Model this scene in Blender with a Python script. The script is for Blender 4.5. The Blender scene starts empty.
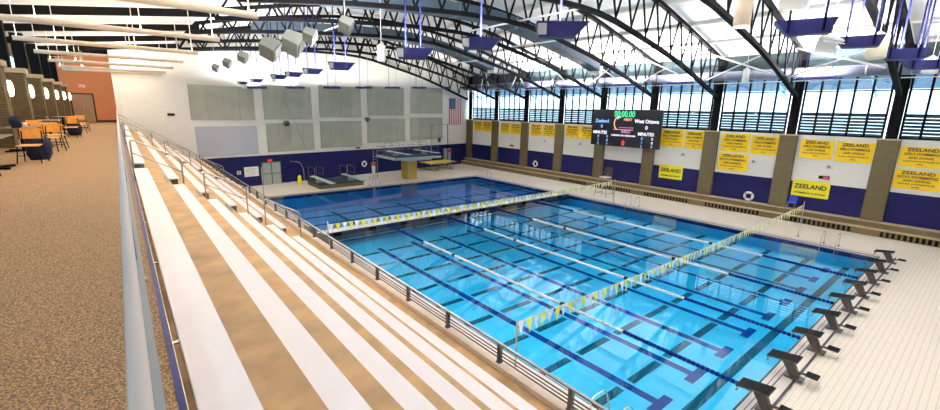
import bpy, math, random
from mathutils import Vector, Matrix
random.seed(7)
SC = bpy.context.scene
COL = SC.collection
PI = math.pi

# ------------------------------------------------------------------ materials
def new_mat(name):
    m = bpy.data.materials.new(name); m.use_nodes = True
    return m, m.node_tree, m.node_tree.nodes['Principled BSDF']
def mat(name, col, rough=.5, metal=0., bump=0., bscale=20., var=0., vscale=6., emit=None, es=0.):
    m, t, b = new_mat(name)
    b.inputs['Base Color'].default_value = (*col, 1); b.inputs['Roughness'].default_value = rough
    b.inputs['Metallic'].default_value = metal
    if emit: b.inputs['Emission Color'].default_value = (*emit, 1); b.inputs['Emission Strength'].default_value = es
    if var or bump:
        tc = t.nodes.new('ShaderNodeTexCoord')
    if var:
        n = t.nodes.new('ShaderNodeTexNoise'); n.inputs['Scale'].default_value = vscale; n.inputs['Detail'].default_value = 5
        r = t.nodes.new('ShaderNodeValToRGB')
        r.color_ramp.elements[0].position = .3; r.color_ramp.elements[1].position = .7
        r.color_ramp.elements[0].color = (*[c*(1-var) for c in col], 1); r.color_ramp.elements[1].color = (*[min(1, c*(1+var)) for c in col], 1)
        t.links.new(tc.outputs['Object'], n.inputs['Vector']); t.links.new(n.outputs['Fac'], r.inputs['Fac']); t.links.new(r.outputs['Color'], b.inputs['Base Color'])
    if bump:
        n = t.nodes.new('ShaderNodeTexNoise'); n.inputs['Scale'].default_value = bscale
        u = t.nodes.new('ShaderNodeBump'); u.inputs['Strength'].default_value = bump; u.inputs['Distance'].default_value = .02
        t.links.new(tc.outputs['Object'], n.inputs['Vector']); t.links.new(n.outputs['Fac'], u.inputs['Height']); t.links.new(u.outputs['Normal'], b.inputs['Normal'])
    return m
def brick(name, c1, c2, mortar, w, h, plane='YZ', ms=.012, rough=.7, off=.5):
    m, t, b = new_mat(name); b.inputs['Roughness'].default_value = rough
    g = t.nodes.new('ShaderNodeNewGeometry'); s = t.nodes.new('ShaderNodeSeparateXYZ'); c = t.nodes.new('ShaderNodeCombineXYZ')
    t.links.new(g.outputs['Position'], s.inputs[0])
    if plane == 'XYZ':   # any vertical face: x + y runs along the wall
        a = t.nodes.new('ShaderNodeMath'); t.links.new(s.outputs['X'], a.inputs[0]); t.links.new(s.outputs['Y'], a.inputs[1]); t.links.new(a.outputs[0], c.inputs['X']); t.links.new(s.outputs['Z'], c.inputs['Y'])
    else:
        t.links.new(s.outputs[plane[0]], c.inputs['X']); t.links.new(s.outputs[plane[1]], c.inputs['Y'])
    k = t.nodes.new('ShaderNodeTexBrick'); k.offset = off
    k.inputs['Scale'].default_value = 1; k.inputs['Brick Width'].default_value = w; k.inputs['Row Height'].default_value = h; k.inputs['Mortar Size'].default_value = ms
    k.inputs['Color1'].default_value = (*c1, 1); k.inputs['Color2'].default_value = (*c2, 1); k.inputs['Mortar'].default_value = (*mortar, 1)
    t.links.new(c.outputs[0], k.inputs['Vector']); t.links.new(k.outputs['Color'], b.inputs['Base Color'])
    u = t.nodes.new('ShaderNodeBump'); u.inputs['Strength'].default_value = .3; u.inputs['Distance'].default_value = .01; u.invert = True
    t.links.new(k.outputs['Fac'], u.inputs['Height']); t.links.new(u.outputs['Normal'], b.inputs['Normal'])
    return m
M = {}
M['deck'] = brick('deck_tile', (.88, .79, .68), (.84, .75, .63), (.68, .59, .50), .16, .16, 'XY', .012, .5, 0)
M['concrete'] = mat('tan_concrete', (.42, .25, .105), .6, 0, .2, 30, .28, 2.6)
M['bench'] = mat('bench_white', (.86, .80, .80), .35, .1, 0, 0, .03, 3)
M['curb'] = mat('curb_cream', (.75, .62, .50), .55, 0, 0, 0, .08, 3)
M['white_wall'] = brick('white_block', (.84, .82, .77), (.81, .79, .74), (.76, .74, .69), .4, .2, 'XYZ', .012, .6)
M['blue_wall'] = brick('navy_block', (.011, .012, .078), (.016, .017, .098), (.006, .007, .045), .4, .2, 'XYZ', .014, .4)
M['stone'] = brick('olive_stone', (.145, .115, .05), (.115, .09, .04), (.07, .055, .03), .4, .1, 'XYZ', .012, .8)
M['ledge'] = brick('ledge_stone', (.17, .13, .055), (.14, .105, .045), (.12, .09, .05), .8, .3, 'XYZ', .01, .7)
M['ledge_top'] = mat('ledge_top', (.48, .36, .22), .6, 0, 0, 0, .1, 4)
M['brickpier'] = brick('tan_brick', (.16, .105, .035), (.12, .075, .022), (.07, .05, .03), .3, .09, 'XYZ', .01, .8)
M['orange'] = mat('orange_wall', (.75, .28, .12), .6, 0, 0, 0, .04, 1)
M['black'] = mat('black_steel', (.005, .005, .006), .8)
M['truss'] = mat('truss_black', (.006, .006, .008), .75)
M['roof'] = mat('roof_deck', (.86, .86, .88), .7)
M['duct'] = mat('duct_grey', (.085, .125, .17), .5, .3)
M['tube'] = mat('spiral_duct', (.20, .21, .30), .45, .3)
M['header'] = mat('header_grey', (.035, .06, .07), .6)
M['navy'] = mat('navy_metal', (.010, .014, .13), .5)
M['navy_rod'] = mat('rod_blue', (.0015, .0025, .035), .9)
M['grey'] = mat('grey_metal', (.30, .32, .33), .5, .2)
M['spk'] = mat('speaker_grey', (.13, .145, .125), .6, 0, 0, 0, .08, 4)
M['steel'] = mat('stainless', (.55, .53, .50), .25, .9)
M['chrome'] = mat('chrome', (.75, .75, .75), .12, 1)
M['railwhite'] = mat('rail_brushed', (.82, .74, .70), .35, 0)
M['darksteel'] = mat('dark_steel', (.10, .10, .10), .4, .6)
M['ivory'] = mat('ivory', (.70, .66, .52), .45)
M['blue_plastic'] = mat('blue_plastic', (.01, .035, .45), .4)
M['fixtan'] = mat('fixture_cream', (.80, .66, .50), .5)
M['white'] = mat('white_plastic', (.88, .88, .86), .4)
M['offwhite'] = mat('offwhite_paint', (.7, .68, .63), .5)
M['panel'] = mat('acoustic_panel', (.36, .375, .31), .85, 0, 0, 0, .12, .8)
M['screen'] = mat('projection_panel', (.47, .49, .54), .7)
M['door'] = mat('door_grey', (.33, .38, .36), .45)
M['brownmetal'] = mat('door_bronze', (.06, .035, .02), .4, .3)
M['taupe'] = mat('door_taupe', (.42, .27, .17), .5)
M['yellow'] = mat('banner_yellow', (1, .66, .005), .6)
M['brightyellow'] = mat('bright_yellow', (.95, .85, .02), .5)
M['ink'] = mat('ink', (.02, .012, .03), .6)
M['pen_y'] = mat('pennant_yellow', (.90, .85, .03), .5)
M['pen_w'] = mat('pennant_white', (.88, .88, .90), .5)
M['rope_blue'] = mat('float_blue', (.004, .012, .16), .8)
M['rope_white'] = mat('float_white', (.88, .86, .84), .35)
M['tile_blue'] = mat('lane_tile_blue', (.003, .02, .20), .5)
M['tile_teal'] = mat('lane_tile_teal', (.015, .10, .13), .5)
M['basin'] = mat('basin_plaster', (.50, .84, 1.0), .6, 0, 0, 0, .03, .6)
M['gutter_w'] = mat('gutter_white', (.78, .70, .64), .4)
M['dark_strip'] = mat('dark_strip', (.03, .025, .05), .5)
M['blockpad'] = mat('block_pad', (.012, .011, .012), .95)
M['blockframe'] = mat('block_frame', (.07, .062, .055), .5, .4)
M['olive'] = mat('olive_plinth', (.42, .29, .05), .5)
M['darkolive'] = mat('dark_olive', (.13, .10, .03), .6)
M['board'] = mat('dive_board', (.50, .66, .60), .5)
M['platedge'] = mat('platform_edge', (.36, .44, .42), .5)
M['mat_blue'] = mat('blue_deck_mat', (.012, .025, .07), .8)
M['tramp'] = mat('trampoline_bed', (.85, .60, .02), .6)
M['red'] = mat('red', (.55, .02, .03), .5)
M['navycloth'] = mat('navy_cloth', (.010, .012, .045), .9)
M['wood'] = mat('orange_plywood', (.80, .34, .04), .35, 0, 0, 0, .15, 9)
M['tabletop'] = mat('tabletop', (.12, .10, .09), .4)
M['flag_red'] = mat('flag_red', (.50, .03, .04), .7)
M['flag_blue'] = mat('flag_blue', (.03, .04, .16), .7)
M['boardblack'] = mat('scoreboard_black', (.008, .010, .016), .4)
def emis(n, c, s): return mat(n, (.02, .02, .02), .5, emit=c, es=s)
M['e_green'] = emis('led_green', (.05, 1, .40), .75); M['e_blue'] = emis('led_blue', (.25, .45, 1), 1.0)
M['e_white'] = emis('led_white', (.9, .92, 1), .9); M['e_red'] = emis('led_red', (1, .05, .04), .9); M['e_pink'] = emis('led_pink', (.9, .35, .6), .7); M['e_orange'] = emis('led_orange', (1, .5, .25), .8)
for k in ('blockpad', 'rope_blue', 'truss', 'black', 'navy_rod', 'louvre', 'blue_wall'):
    if k in M: M[k].node_tree.nodes['Principled BSDF'].inputs['Specular IOR Level'].default_value = .12
M['lamp'] = emis('lamp_glow', (1, .80, .50), 6); M['exit'] = emis('exit_red', (1, .05, .1), .9)
M['lens'] = emis('lamp_lens', (1, .93, .8), 9)

def carpet():
    m, t, b = new_mat('carpet_speckle'); b.inputs['Roughness'].default_value = .95
    tc = t.nodes.new('ShaderNodeTexCoord')
    n = t.nodes.new('ShaderNodeTexNoise'); n.inputs['Scale'].default_value = 85; n.inputs['Detail'].default_value = 4
    r = t.nodes.new('ShaderNodeValToRGB'); e = r.color_ramp.elements
    e[0].position = .36; e[0].color = (.10, .075, .06, 1); e[1].position = .66; e[1].color = (.62, .37, .16, 1)
    x = e.new(.5); x.color = (.30, .165, .075, 1)
    t.links.new(tc.outputs['Object'], n.inputs['Vector']); t.links.new(n.outputs['Fac'], r.inputs['Fac']); t.links.new(r.outputs['Color'], b.inputs['Base Color'])
    return m
M['carpet'] = carpet()
def roofmat():
    m, t, b = new_mat('roof_deck'); b.inputs['Roughness'].default_value = .7
    b.inputs['Base Color'].default_value = (.86, .86, .88, 1)
    g = t.nodes.new('ShaderNodeNewGeometry'); s = t.nodes.new('ShaderNodeSeparateXYZ'); w = t.nodes.new('ShaderNodeMath'); w.operation = 'MULTIPLY'; w.inputs[1].default_value = 14
    sn = t.nodes.new('ShaderNodeMath'); sn.operation = 'SINE'
    t.links.new(g.outputs['Position'], s.inputs[0]); t.links.new(s.outputs['Y'], w.inputs[0]); t.links.new(w.outputs[0], sn.inputs[0])
    u = t.nodes.new('ShaderNodeBump'); u.inputs['Strength'].default_value = .5; u.inputs['Distance'].default_value = .04
    t.links.new(sn.outputs[0], u.inputs['Height']); t.links.new(u.outputs['Normal'], b.inputs['Normal'])
    return m
M['roof'] = roofmat()
def glass(name, tint, refl=.08):
    m = bpy.data.materials.new(name); m.use_nodes = True; t = m.node_tree; t.nodes.clear()
    o = t.nodes.new('ShaderNodeOutputMaterial'); x = t.nodes.new('ShaderNodeMixShader'); a = t.nodes.new('ShaderNodeBsdfTransparent'); g = t.nodes.new('ShaderNodeBsdfGlossy')
    a.inputs[0].default_value = (*tint, 1); g.inputs['Roughness'].default_value = .02; x.inputs[0].default_value = refl
    t.links.new(a.outputs[0], x.inputs[1]); t.links.new(g.outputs[0], x.inputs[2]); t.links.new(x.outputs[0], o.inputs[0])
    return m
M['louvre'] = mat('louvre_slate', (.05, .08, .10), .6)
M['glass'] = glass('window_glass', (.80, .93, 1.0))
def water():
    m = bpy.data.materials.new('pool_water'); m.use_nodes = True; t = m.node_tree; t.nodes.clear()
    o = t.nodes.new('ShaderNodeOutputMaterial'); x = t.nodes.new('ShaderNodeMixShader'); a = t.nodes.new('ShaderNodeBsdfTransparent'); g = t.nodes.new('ShaderNodeBsdfGlossy')
    g.inputs['Roughness'].default_value = .004
    f = t.nodes.new('ShaderNodeFresnel'); f.inputs['IOR'].default_value = 1.52
    tc = t.nodes.new('ShaderNodeTexCoord'); n = t.nodes.new('ShaderNodeTexNoise'); n.inputs['Scale'].default_value = .9; n.inputs['Detail'].default_value = 2
    u = t.nodes.new('ShaderNodeBump'); u.inputs['Strength'].default_value = .012; u.inputs['Distance'].default_value = .05
    t.links.new(tc.outputs['Object'], n.inputs['Vector']); t.links.new(n.outputs['Fac'], u.inputs['Height'])
    t.links.new(u.outputs['Normal'], g.inputs['Normal']); t.links.new(u.outputs['Normal'], f.inputs['Normal'])
    t.links.new(f.outputs[0], x.inputs[0]); t.links.new(a.outputs[0], x.inputs[1]); t.links.new(g.outputs[0], x.inputs[2]); t.links.new(x.outputs[0], o.inputs['Surface'])
    v = t.nodes.new('ShaderNodeVolumeAbsorption'); v.inputs['Color'].default_value = (.0, .89, .998, 1); v.inputs['Density'].default_value = .85
    t.links.new(v.outputs[0], o.inputs['Volume'])
    return m
M['water'] = water()

# ------------------------------------------------------------------ geometry helpers
class MB:
    def __init__(s): s.v = []; s.f = []; s.m = []; s.mi = 0
    def add(s, vs, fs):
        n = len(s.v); s.v += [tuple(v) for v in vs]; s.f += [tuple(i+n for i in f) for f in fs]; s.m += [s.mi]*len(fs); return s
    def box(s, x0, x1, y0, y1, z0, z1, top=None):
        """axis-aligned box; top = (dx, dy) shift of the upper face"""
        dx, dy = top or (0, 0)
        vs = [(x0, y0, z0), (x1, y0, z0), (x1, y1, z0), (x0, y1, z0), (x0+dx, y0+dy, z1), (x1+dx, y0+dy, z1), (x1+dx, y1+dy, z1), (x0+dx, y1+dy, z1)]
        return s.add(vs, [(0, 3, 2, 1), (4, 5, 6, 7), (0, 1, 5, 4), (1, 2, 6, 5), (2, 3, 7, 6), (3, 0, 4, 7)])
    def bar(s, p, q, w, h=None, up=(0, 0, 1)):
        """rectangular bar from p to q, w wide and h deep"""
        h = h or w; p = Vector(p); q = Vector(q); d = (q-p).normalized(); u = Vector(up)
        if abs(d.dot(u)) > .98: u = Vector((1, 0, 0))
        r = d.cross(u).normalized()*(w/2); u = r.cross(d).normalized()*(h/2)
        vs = [p-r-u, p+r-u, p+r+u, p-r+u, q-r-u, q+r-u, q+r+u, q-r+u]
        return s.add(vs, [(0, 3, 2, 1), (4, 5, 6, 7), (0, 1, 5, 4), (1, 2, 6, 5), (2, 3, 7, 6), (3, 0, 4, 7)])
    def cyl(s, p, q, r, r2=None, n=10, caps=True):
        r2 = r if r2 is None else r2; p = Vector(p); q = Vector(q); d = (q-p).normalized()
        a = Vector((0, 0, 1)) if abs(d.z) < .9 else Vector((1, 0, 0)); x = d.cross(a).normalized(); y = d.cross(x)
        vs = [p+(x*math.cos(2*PI*i/n)+y*math.sin(2*PI*i/n))*r for i in range(n)]+[q+(x*math.cos(2*PI*i/n)+y*math.sin(2*PI*i/n))*r2 for i in range(n)]
        fs = [(i, (i+1) % n, n+(i+1) % n, n+i) for i in range(n)]
        if caps: fs += [tuple(range(n-1, -1, -1)), tuple(range(n, 2*n))]
        return s.add(vs, fs)
    def tube(s, pts, r, n=8, closed=False):
        pts = [Vector(p) for p in pts]; N = len(pts); rings = []; ref = None
        for i, p in enumerate(pts):
            a = pts[(i-1) % N] if (closed or i > 0) else p; b = pts[(i+1) % N] if (closed or i < N-1) else p
            d = (b-a).normalized()
            if ref is None:
                u = Vector((0, 0, 1)) if abs(d.z) < .9 else Vector((1, 0, 0)); ref = d.cross(u).normalized()
            x = (ref-d*ref.dot(d)).normalized(); ref = x; y = d.cross(x)
            rings.append([p+(x*math.cos(2*PI*k/n)+y*math.sin(2*PI*k/n))*r for k in range(n)])
        vs = [v for g in rings for v in g]; fs = []
        for i in range(N if closed else N-1):
            j = (i+1) % N
            fs += [(i*n+k, i*n+(k+1) % n, j*n+(k+1) % n, j*n+k) for k in range(n)]
        if not closed: fs += [tuple(range(n-1, -1, -1)), tuple(range((N-1)*n, N*n))]
        return s.add(vs, fs)
    def prism(s, poly, vec):
        """extrude a closed polygon by vec"""
        n = len(poly); a = [Vector(p) for p in poly]; b = [p+Vector(vec) for p in a]
        return s.add(a+b, [tuple(range(n-1, -1, -1)), tuple(range(n, 2*n))]+[(i, (i+1) % n, n+(i+1) % n, n+i) for i in range(n)])
    def lathe(s, prof, c=(0, 0, 0), n=20):
        vs = []; fs = []; m = len(prof)
        for r, z in prof: vs += [(c[0]+r*math.cos(2*PI*i/n), c[1]+r*math.sin(2*PI*i/n), c[2]+z) for i in range(n)]
        for j in range(m-1): fs += [(j*n+i, j*n+(i+1) % n, (j+1)*n+(i+1) % n, (j+1)*n+i) for i in range(n)]
        fs += [tuple(range(n-1, -1, -1)), tuple(range((m-1)*n, m*n))]
        return s.add(vs, fs)
    def build(s, name, m, parent=None, smooth=False, bevel=0, mats=None):
        me = bpy.data.meshes.new(name); me.from_pydata(s.v, [], s.f); me.update()
        for k in (mats or [m]): me.materials.append(M[k] if isinstance(k, str) else k)
        if mats: me.polygons.foreach_set('material_index', s.m)
        if smooth: me.polygons.foreach_set('use_smooth', [True]*len(me.polygons))
        o = bpy.data.objects.new(name, me); COL.objects.link(o)
        if parent: o.parent = parent
        if bevel:
            b = o.modifiers.new('bevel', 'BEVEL'); b.width = bevel; b.segments = 2; b.limit_method = 'ANGLE'
        return o
def fillet(pts, r=.1, n=4):
    """round the corners of an open path"""
    P = [Vector(p) for p in pts]; out = [P[0]]
    for a, b, c in zip(P, P[1:], P[2:]):
        u = (a-b); v = (c-b); rr = min(r, u.length*.45, v.length*.45); u = b+u.normalized()*rr; v = b+v.normalized()*rr
        for i in range(n+1):
            t = i/n; out.append(u*(1-t)**2+b*2*t*(1-t)+v*t*t)
    out.append(P[-1]); return out
def empty(name, label, cat, loc=(0, 0, 0), rz=0, group=None):
    o = bpy.data.objects.new(name, None); COL.objects.link(o); o.location = loc; o.rotation_euler = (0, 0, rz); o.empty_display_size = .1
    tag(o, label, cat, group); return o
def tag(o, label=None, cat=None, group=None, kind=None):
    if label: o['label'] = label
    if cat: o['category'] = cat
    if group: o['group'] = group
    if kind: o['kind'] = kind
    return o
def st(o): o['kind'] = 'structure'; return o
KIDS = {}
def copy_tree(o, loc, rz=None, label=None, group=None, kids=None):
    def rec(a, parent):
        c = a.copy(); COL.objects.link(c)
        if parent: c.parent = parent
        for k in [x for x in a.children]: rec(k, c)
        return c
    c = rec(o, None); c.location = loc
    if rz is not None: c.rotation_euler = (0, 0, rz)
    if label: c['label'] = label
    if group: c['group'] = group
    return c
def text(name, body, size, m, parent, loc, rot, ext=.004, align='CENTER', sx=1., bold=.0):
    c = bpy.data.curves.new(name, 'FONT'); c.body = body; c.size = size; c.align_x = align; c.align_y = 'CENTER'; c.extrude = ext; c.offset = bold*size; c.resolution_u = 2
    tmp = bpy.data.objects.new('tmp', c); COL.objects.link(tmp); c.materials.append(M[m])
    bpy.context.view_layer.update()
    me = bpy.data.meshes.new_from_object(tmp.evaluated_get(bpy.context.evaluated_depsgraph_get()))
    bpy.data.objects.remove(tmp); bpy.data.curves.remove(c)
    o = bpy.data.objects.new(name, me); COL.objects.link(o); o.parent = parent; o.location = loc; o.rotation_euler = rot; o.scale = (sx, 1, 1)
    return o

# ------------------------------------------------------------------ camera
CAMZ = 7.5
yaw, pit, rol, f = .683, -.219, .020, 426.85
F = Vector((math.sin(yaw)*math.cos(pit), math.cos(yaw)*math.cos(pit), math.sin(pit)))
Rt = F.cross(Vector((0, 0, 1))).normalized(); U = Rt.cross(F)
R2 = Rt*math.cos(rol)+U*math.sin(rol); U2 = U*math.cos(rol)-Rt*math.sin(rol)
cam = bpy.data.objects.new('camera', bpy.data.cameras.new('camera')); COL.objects.link(cam)
cam.matrix_world = Matrix(((R2.x, U2.x, -F.x, 0), (R2.y, U2.y, -F.y, 0), (R2.z, U2.z, -F.z, CAMZ), (0, 0, 0, 1)))
cam.data.sensor_width = 36; cam.data.lens = 36*f/940; cam.data.clip_start = .05; cam.data.clip_end = 400
SC.camera = cam

# ------------------------------------------------------------------ dimensions
XL, XR, Y0, YB0, YB1 = 8.72, 31.75, 3.15, 24.3, 25.5       # pool sides, block wall, bulkhead
YF = 38.0; LANE = 2.32; LX = [9.54+LANE*k for k in range(10)]
CZ = 5.95; WX = 38.4                                         # concourse level, window wall
BAY = [4.6+5.36*k for k in range(-2, 9)]                     # truss lines
TR = [y for y in BAY]
BW_A, BW_S = 43.0, .135                                      # back wall: y = A + S x
def bw(x): return BW_A+BW_S*x
BWR = math.atan(BW_S)

# ------------------------------------------------------------------ ground, pool basin, water
b = MB(); b.box(4.7, XL, -4, 52, -.12, 0); b.box(XR, 38.6, -4, 52, -.12, 0); b.box(XL, XR, -4, Y0, -.12, 0); b.box(XL, XR, YF, 52, -.12, 0)
st(b.build('floor', 'deck'))
b = MB(); SD = -.95; DD = -1.75
b.box(XL-.3, XR+.3, Y0-.3, YB1, SD-.2, SD); b.box(XL-.3, XR+.3, YB1, YF+.3, DD-.2, DD)
b.box(XL-.3, XL, Y0-.3, YF+.3, DD, -.12); b.box(XR, XR+.3, Y0-.3, YF+.3, DD, -.12); b.box(XL, XR, Y0-.3, Y0, SD, -.12); b.box(XL, XR, YF, YF+.3, DD, -.12)
b.box(XL, XR, YB1-.2, YB1, DD, SD)
st(b.build('pool_basin', 'basin'))
b = MB(); b.box(XL, XR, Y0, YF, DD, -.05)
# water follows the stepped floor
w = MB(); w.add([(XL+.002, Y0+.002, -.05), (XR-.002, Y0+.002, -.05), (XR-.002, YF-.002, -.05), (XL+.002, YF-.002, -.05), (XL+.002, Y0+.002, DD-.05), (XR-.002, Y0+.002, DD-.05), (XR-.002, YF-.002, DD-.05), (XL+.002, YF-.002, DD-.05)], [(0, 1, 2, 3), (4, 7, 6, 5), (0, 4, 5, 1), (1, 5, 6, 2), (2, 6, 7, 3), (3, 7, 4, 0)])
st(w.build('pool_water', 'water'))
# painted lane lines on the pool floor
for k, x in enumerate([v-.33 for v in LX]):
    b = MB(); b.box(x-.15, x+.15, 5.05, 23.0, SD, SD+.006); b.box(x-.52, x+.52, 4.85, 5.15, SD, SD+.0065)
    st(b.build('floor_lane_line', 'tile_blue'))
b = MB()
for k in range(9):
    y = 6.15+2.02*k
    for q in range(10): xc = LX[q]+LANE/2-.33; b.box(max(XL+.1, xc-.88), min(XR-.1, xc+.88), y-.14, y+.14, SD, SD+.004)
b.box(XL+.1, XR-.1, 4.2, 4.5, SD, SD+.004)
st(b.build('floor_cross_line', 'tile_teal'))
for k in range(7):
    x = XL+2+3.3*k; b = MB(); b.box(x-.15, x+.15, 27, YF-1, DD, DD+.006); st(b.build('floor_lane_line', 'tile_teal'))
b = MB()
for k in range(4): y = 28+2.6*k; b.box(XL+.2, XR-.2, y-.2, y+.2, DD, DD+.004)
st(b.build('floor_cross_line', 'tile_teal'))
b = MB(); b.box(XL, XL+.02, Y0, YF, -.35, -.06); b.box(XR-.02, XR, Y0, YF, -.35, -.06); b.box(XL, XR, YF-.02, YF, -.35, -.06)
st(b.build('trim_1', 'tile_blue'))
# coping and gutter strips around the pool
b = MB(); b.box(XL-.45, XL, Y0, YF+.4, 0, .03); b.box(XR, XR+.45, Y0, YF+.4, 0, .03); b.box(XL, XR, YF, YF+.4, 0, .03); b.box(XL-.45, XR+.45, 2.55, Y0, 0, .05)
st(b.build('trim_2', 'gutter_w'))
b = MB(); b.box(XL-.45, XR+.45, 2.52, 2.57, .0, .056); b.box(XL, XR, 2.83, 2.86, .0, .056); b.box(XL, XR, 2.95, 2.97, .0, .056); b.box(XL, XR, Y0-.05, Y0, .0, .056)
b.box(XL-.46, XL-.42, Y0, YF, 0, .034); b.box(XL-.34, XL-.31, Y0, YF, 0, .034); b.box(XL-.22, XL-.19, Y0, YF, 0, .034); b.box(XL-.03, XL+.0, Y0, YF, 0, .034); b.box(XR+.0, XR+.04, Y0, YF, 0, .034); b.box(XR+.36, XR+.40, Y0, YF, 0, .034); b.box(XL, XR, YF, YF+.05, 0, .034)
st(b.build('trim_3', 'dark_strip'))
# bulkhead between racing course and diving well
r = empty('bulkhead', 'low white floating bulkhead spanning the pool under the far pennants', 'bulkhead', (0, 0, 0))
b = MB(); b.box(XL+.02, XR-.02, YB0+.25, YB1, -.5, .06); b.build('walkway', 'offwhite', r)
b = MB(); b.box(XL+.02, XR-.02, YB0+.17, YB0+.25, -.45, .075); b.box(XL+.02, XR-.02, YB1-.06, YB1+.02, -.4, .075); b.build('edge_grating', 'dark_strip', r)
for k in range(10):
    b = MB(); b.box(LX[k]-.25, LX[k]+.25, YB0+.165, YB0+.172, -.25, .05); b.build('target_pad', 'black', r)

# ------------------------------------------------------------------ lane ropes
def rope(i, x, label):
    r = empty('lane_rope', label, 'lane rope', (x, 0, 0), 0, 'lane ropes along the racing course')
    def floats(a, c, m, nm, step, rad):
        b = MB(); y = a
        while y < c:
            e = min(y+step*.72, c)
            b.cyl((0, y, -.03), (0, e, -.03), rad, n=8); y += step
        b.cyl((0, a, -.03), (0, c, -.03), rad*.35, n=6)
        return b.build(nm, m, r, True)
    floats(Y0+.05, 7.2, 'rope_blue', 'blue_floats', .14, .065)
    floats(7.2, 20.1, 'rope_white', 'white_floats', .10, .064)
    floats(20.1, YB0+.2, 'rope_blue', 'blue_floats', .14, .065)
    for y in (9.9, 17.2):
        b = MB(); b.cyl((0, y-.09, -.03), (0, y+.09, -.03), .085, n=10); b.build('marker_float', 'ink', r, True)
    return r
names = ['blue and white lane rope closest to the bleachers', 'second blue and white lane rope out from the bleachers', 'third lane rope from the bleachers, blue ends and white middle', 'lane rope farthest from the bleachers, nearest the window wall']
for k in range(4): rope(k, 12.95+4.6*k, names[k])

# ------------------------------------------------------------------ pennant lines
def pennants(y, label, n, x0, x1, z0, z1, sag):
    r = empty('pennant_line', label, 'pennant string', (0, y, 0))
    Z = lambda t: z0+(z1-z0)*t-sag*4*t*(1-t)
    b = MB(); b.tube([(x0+(x1-x0)*i/24, 0, Z(i/24)) for i in range(25)], .012, 5); b.build('cord', 'white', r)
    for i in range(n):
        t = (i+.5)/n; x = x0+(x1-x0)*t; z = Z(t); w = (x1-x0)/n*.40; a = random.uniform(-.06, .06); dy = random.uniform(-.05, .05)
        b = MB(); b.prism([(x-w, 0, z), (x+w, 0, z), (x+a, dy, z-.42)], (0, .006, 0)); b.build('pennant', 'pen_y' if i % 2 else 'pen_w', r)
    return r
pennants(7.15, 'string of yellow and white pennants across the lanes closer to the starting blocks', 84, 7.5, 32.7, 2.08, 2.08, .12)
pennants(19.9, 'string of yellow and white pennants over the low white bulkhead', 72, 7.3, 31.5, 1.92, 1.92, .10)
def stanchion(x, y, h, label):
    r = empty('stanchion', label, 'pole', (x, y, 0))
    b = MB(); b.cyl((0, 0, .02), (0, 0, h), .028); b.build('post', 'steel', r, True)
    b = MB(); b.cyl((0, 0, .0), (0, 0, .03), .09, n=14); b.build('base_flange', 'steel', r)
    return r
stanchion(7.50, 7.15, 2.12, 'thin steel pole holding the near end of the closer pennant string')
stanchion(32.9, 7.15, 2.3, 'thin steel pole by the blue chair, holding the closer pennant string')
stanchion(7.3, 19.9, 2.1, 'thin steel pole by the bleachers holding the string over the bulkhead')
stanchion(31.9, 19.9, 2.1, 'thin steel pole beside the tall lifeguard chair')
stanchion(8.6, 37.7, 2.6, 'thin steel pole at the pool corner below the grey double door')

# ------------------------------------------------------------------ starting blocks
def block():
    r = empty('starting_block', '', 'starting block', (0, 0, 0), 0, 'starting blocks along the near end of the pool')
    b = MB(); b.prism([(-.27, 3.22, .62), (-.27, 2.46, .76), (-.27, 2.46, .80), (-.27, 3.22, .67)], (.54, 0, 0)); b.build('platform', 'blockframe', r, bevel=.01)
    b = MB(); b.prism([(-.255, 3.20, .674), (-.255, 2.48, .802), (-.255, 2.48, .812), (-.255, 3.20, .684)], (.51, 0, 0)); b.build('pad', 'blockpad', r)
    b = MB(); b.prism([(-.09, 2.92, .69), (-.09, 2.62, .74), (-.09, 2.40, .05), (-.09, 2.62, .05)], (.18, 0, 0)); b.build('pedestal', 'blockframe', r, bevel=.01)
    b = MB(); b.box(-.16, .16, 2.30, 2.75, .0, .06); b.build('base_plate', 'darksteel', r, bevel=.01)
    b = MB(); b.box(-.17, .17, 1.98, 2.28, .33, .37); b.bar((0, 2.5, .28), (0, 2.15, .32), .08, .05); b.build('rear_step', 'blockframe', r)
    b = MB(); b.box(-.16, .16, 1.99, 2.27, .372, .38); b.build('step_pad', 'blockpad', r)
    for s in (-1, 1):
        b = MB(); b.tube(fillet([(s*.24, 3.18, .62), (s*.24, 3.20, .42), (s*.05, 3.2, .40)], .05), .014, 6); b.build('backstroke_grip', 'steel', r, True)
    return r
ordn = ['first', 'second', 'third', 'fourth', 'fifth', 'sixth', 'seventh', 'eighth', 'ninth']
blk = block()
for k in range(9):
    x = 12.10+2.34*k
    lab = 'black-topped starting block, %s from the near corner by the bleachers' % ordn[k] if k < 5 else 'black-topped starting block, %s from the window-wall end' % ['first', 'second', 'third', 'fourth'][8-k]
    if k == 0: blk.location = (x, .06, .05); blk.scale = (1, 1, .76); blk['label'] = lab
    else: copy_tree(blk, (x, .06, .05), label=lab)

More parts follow.
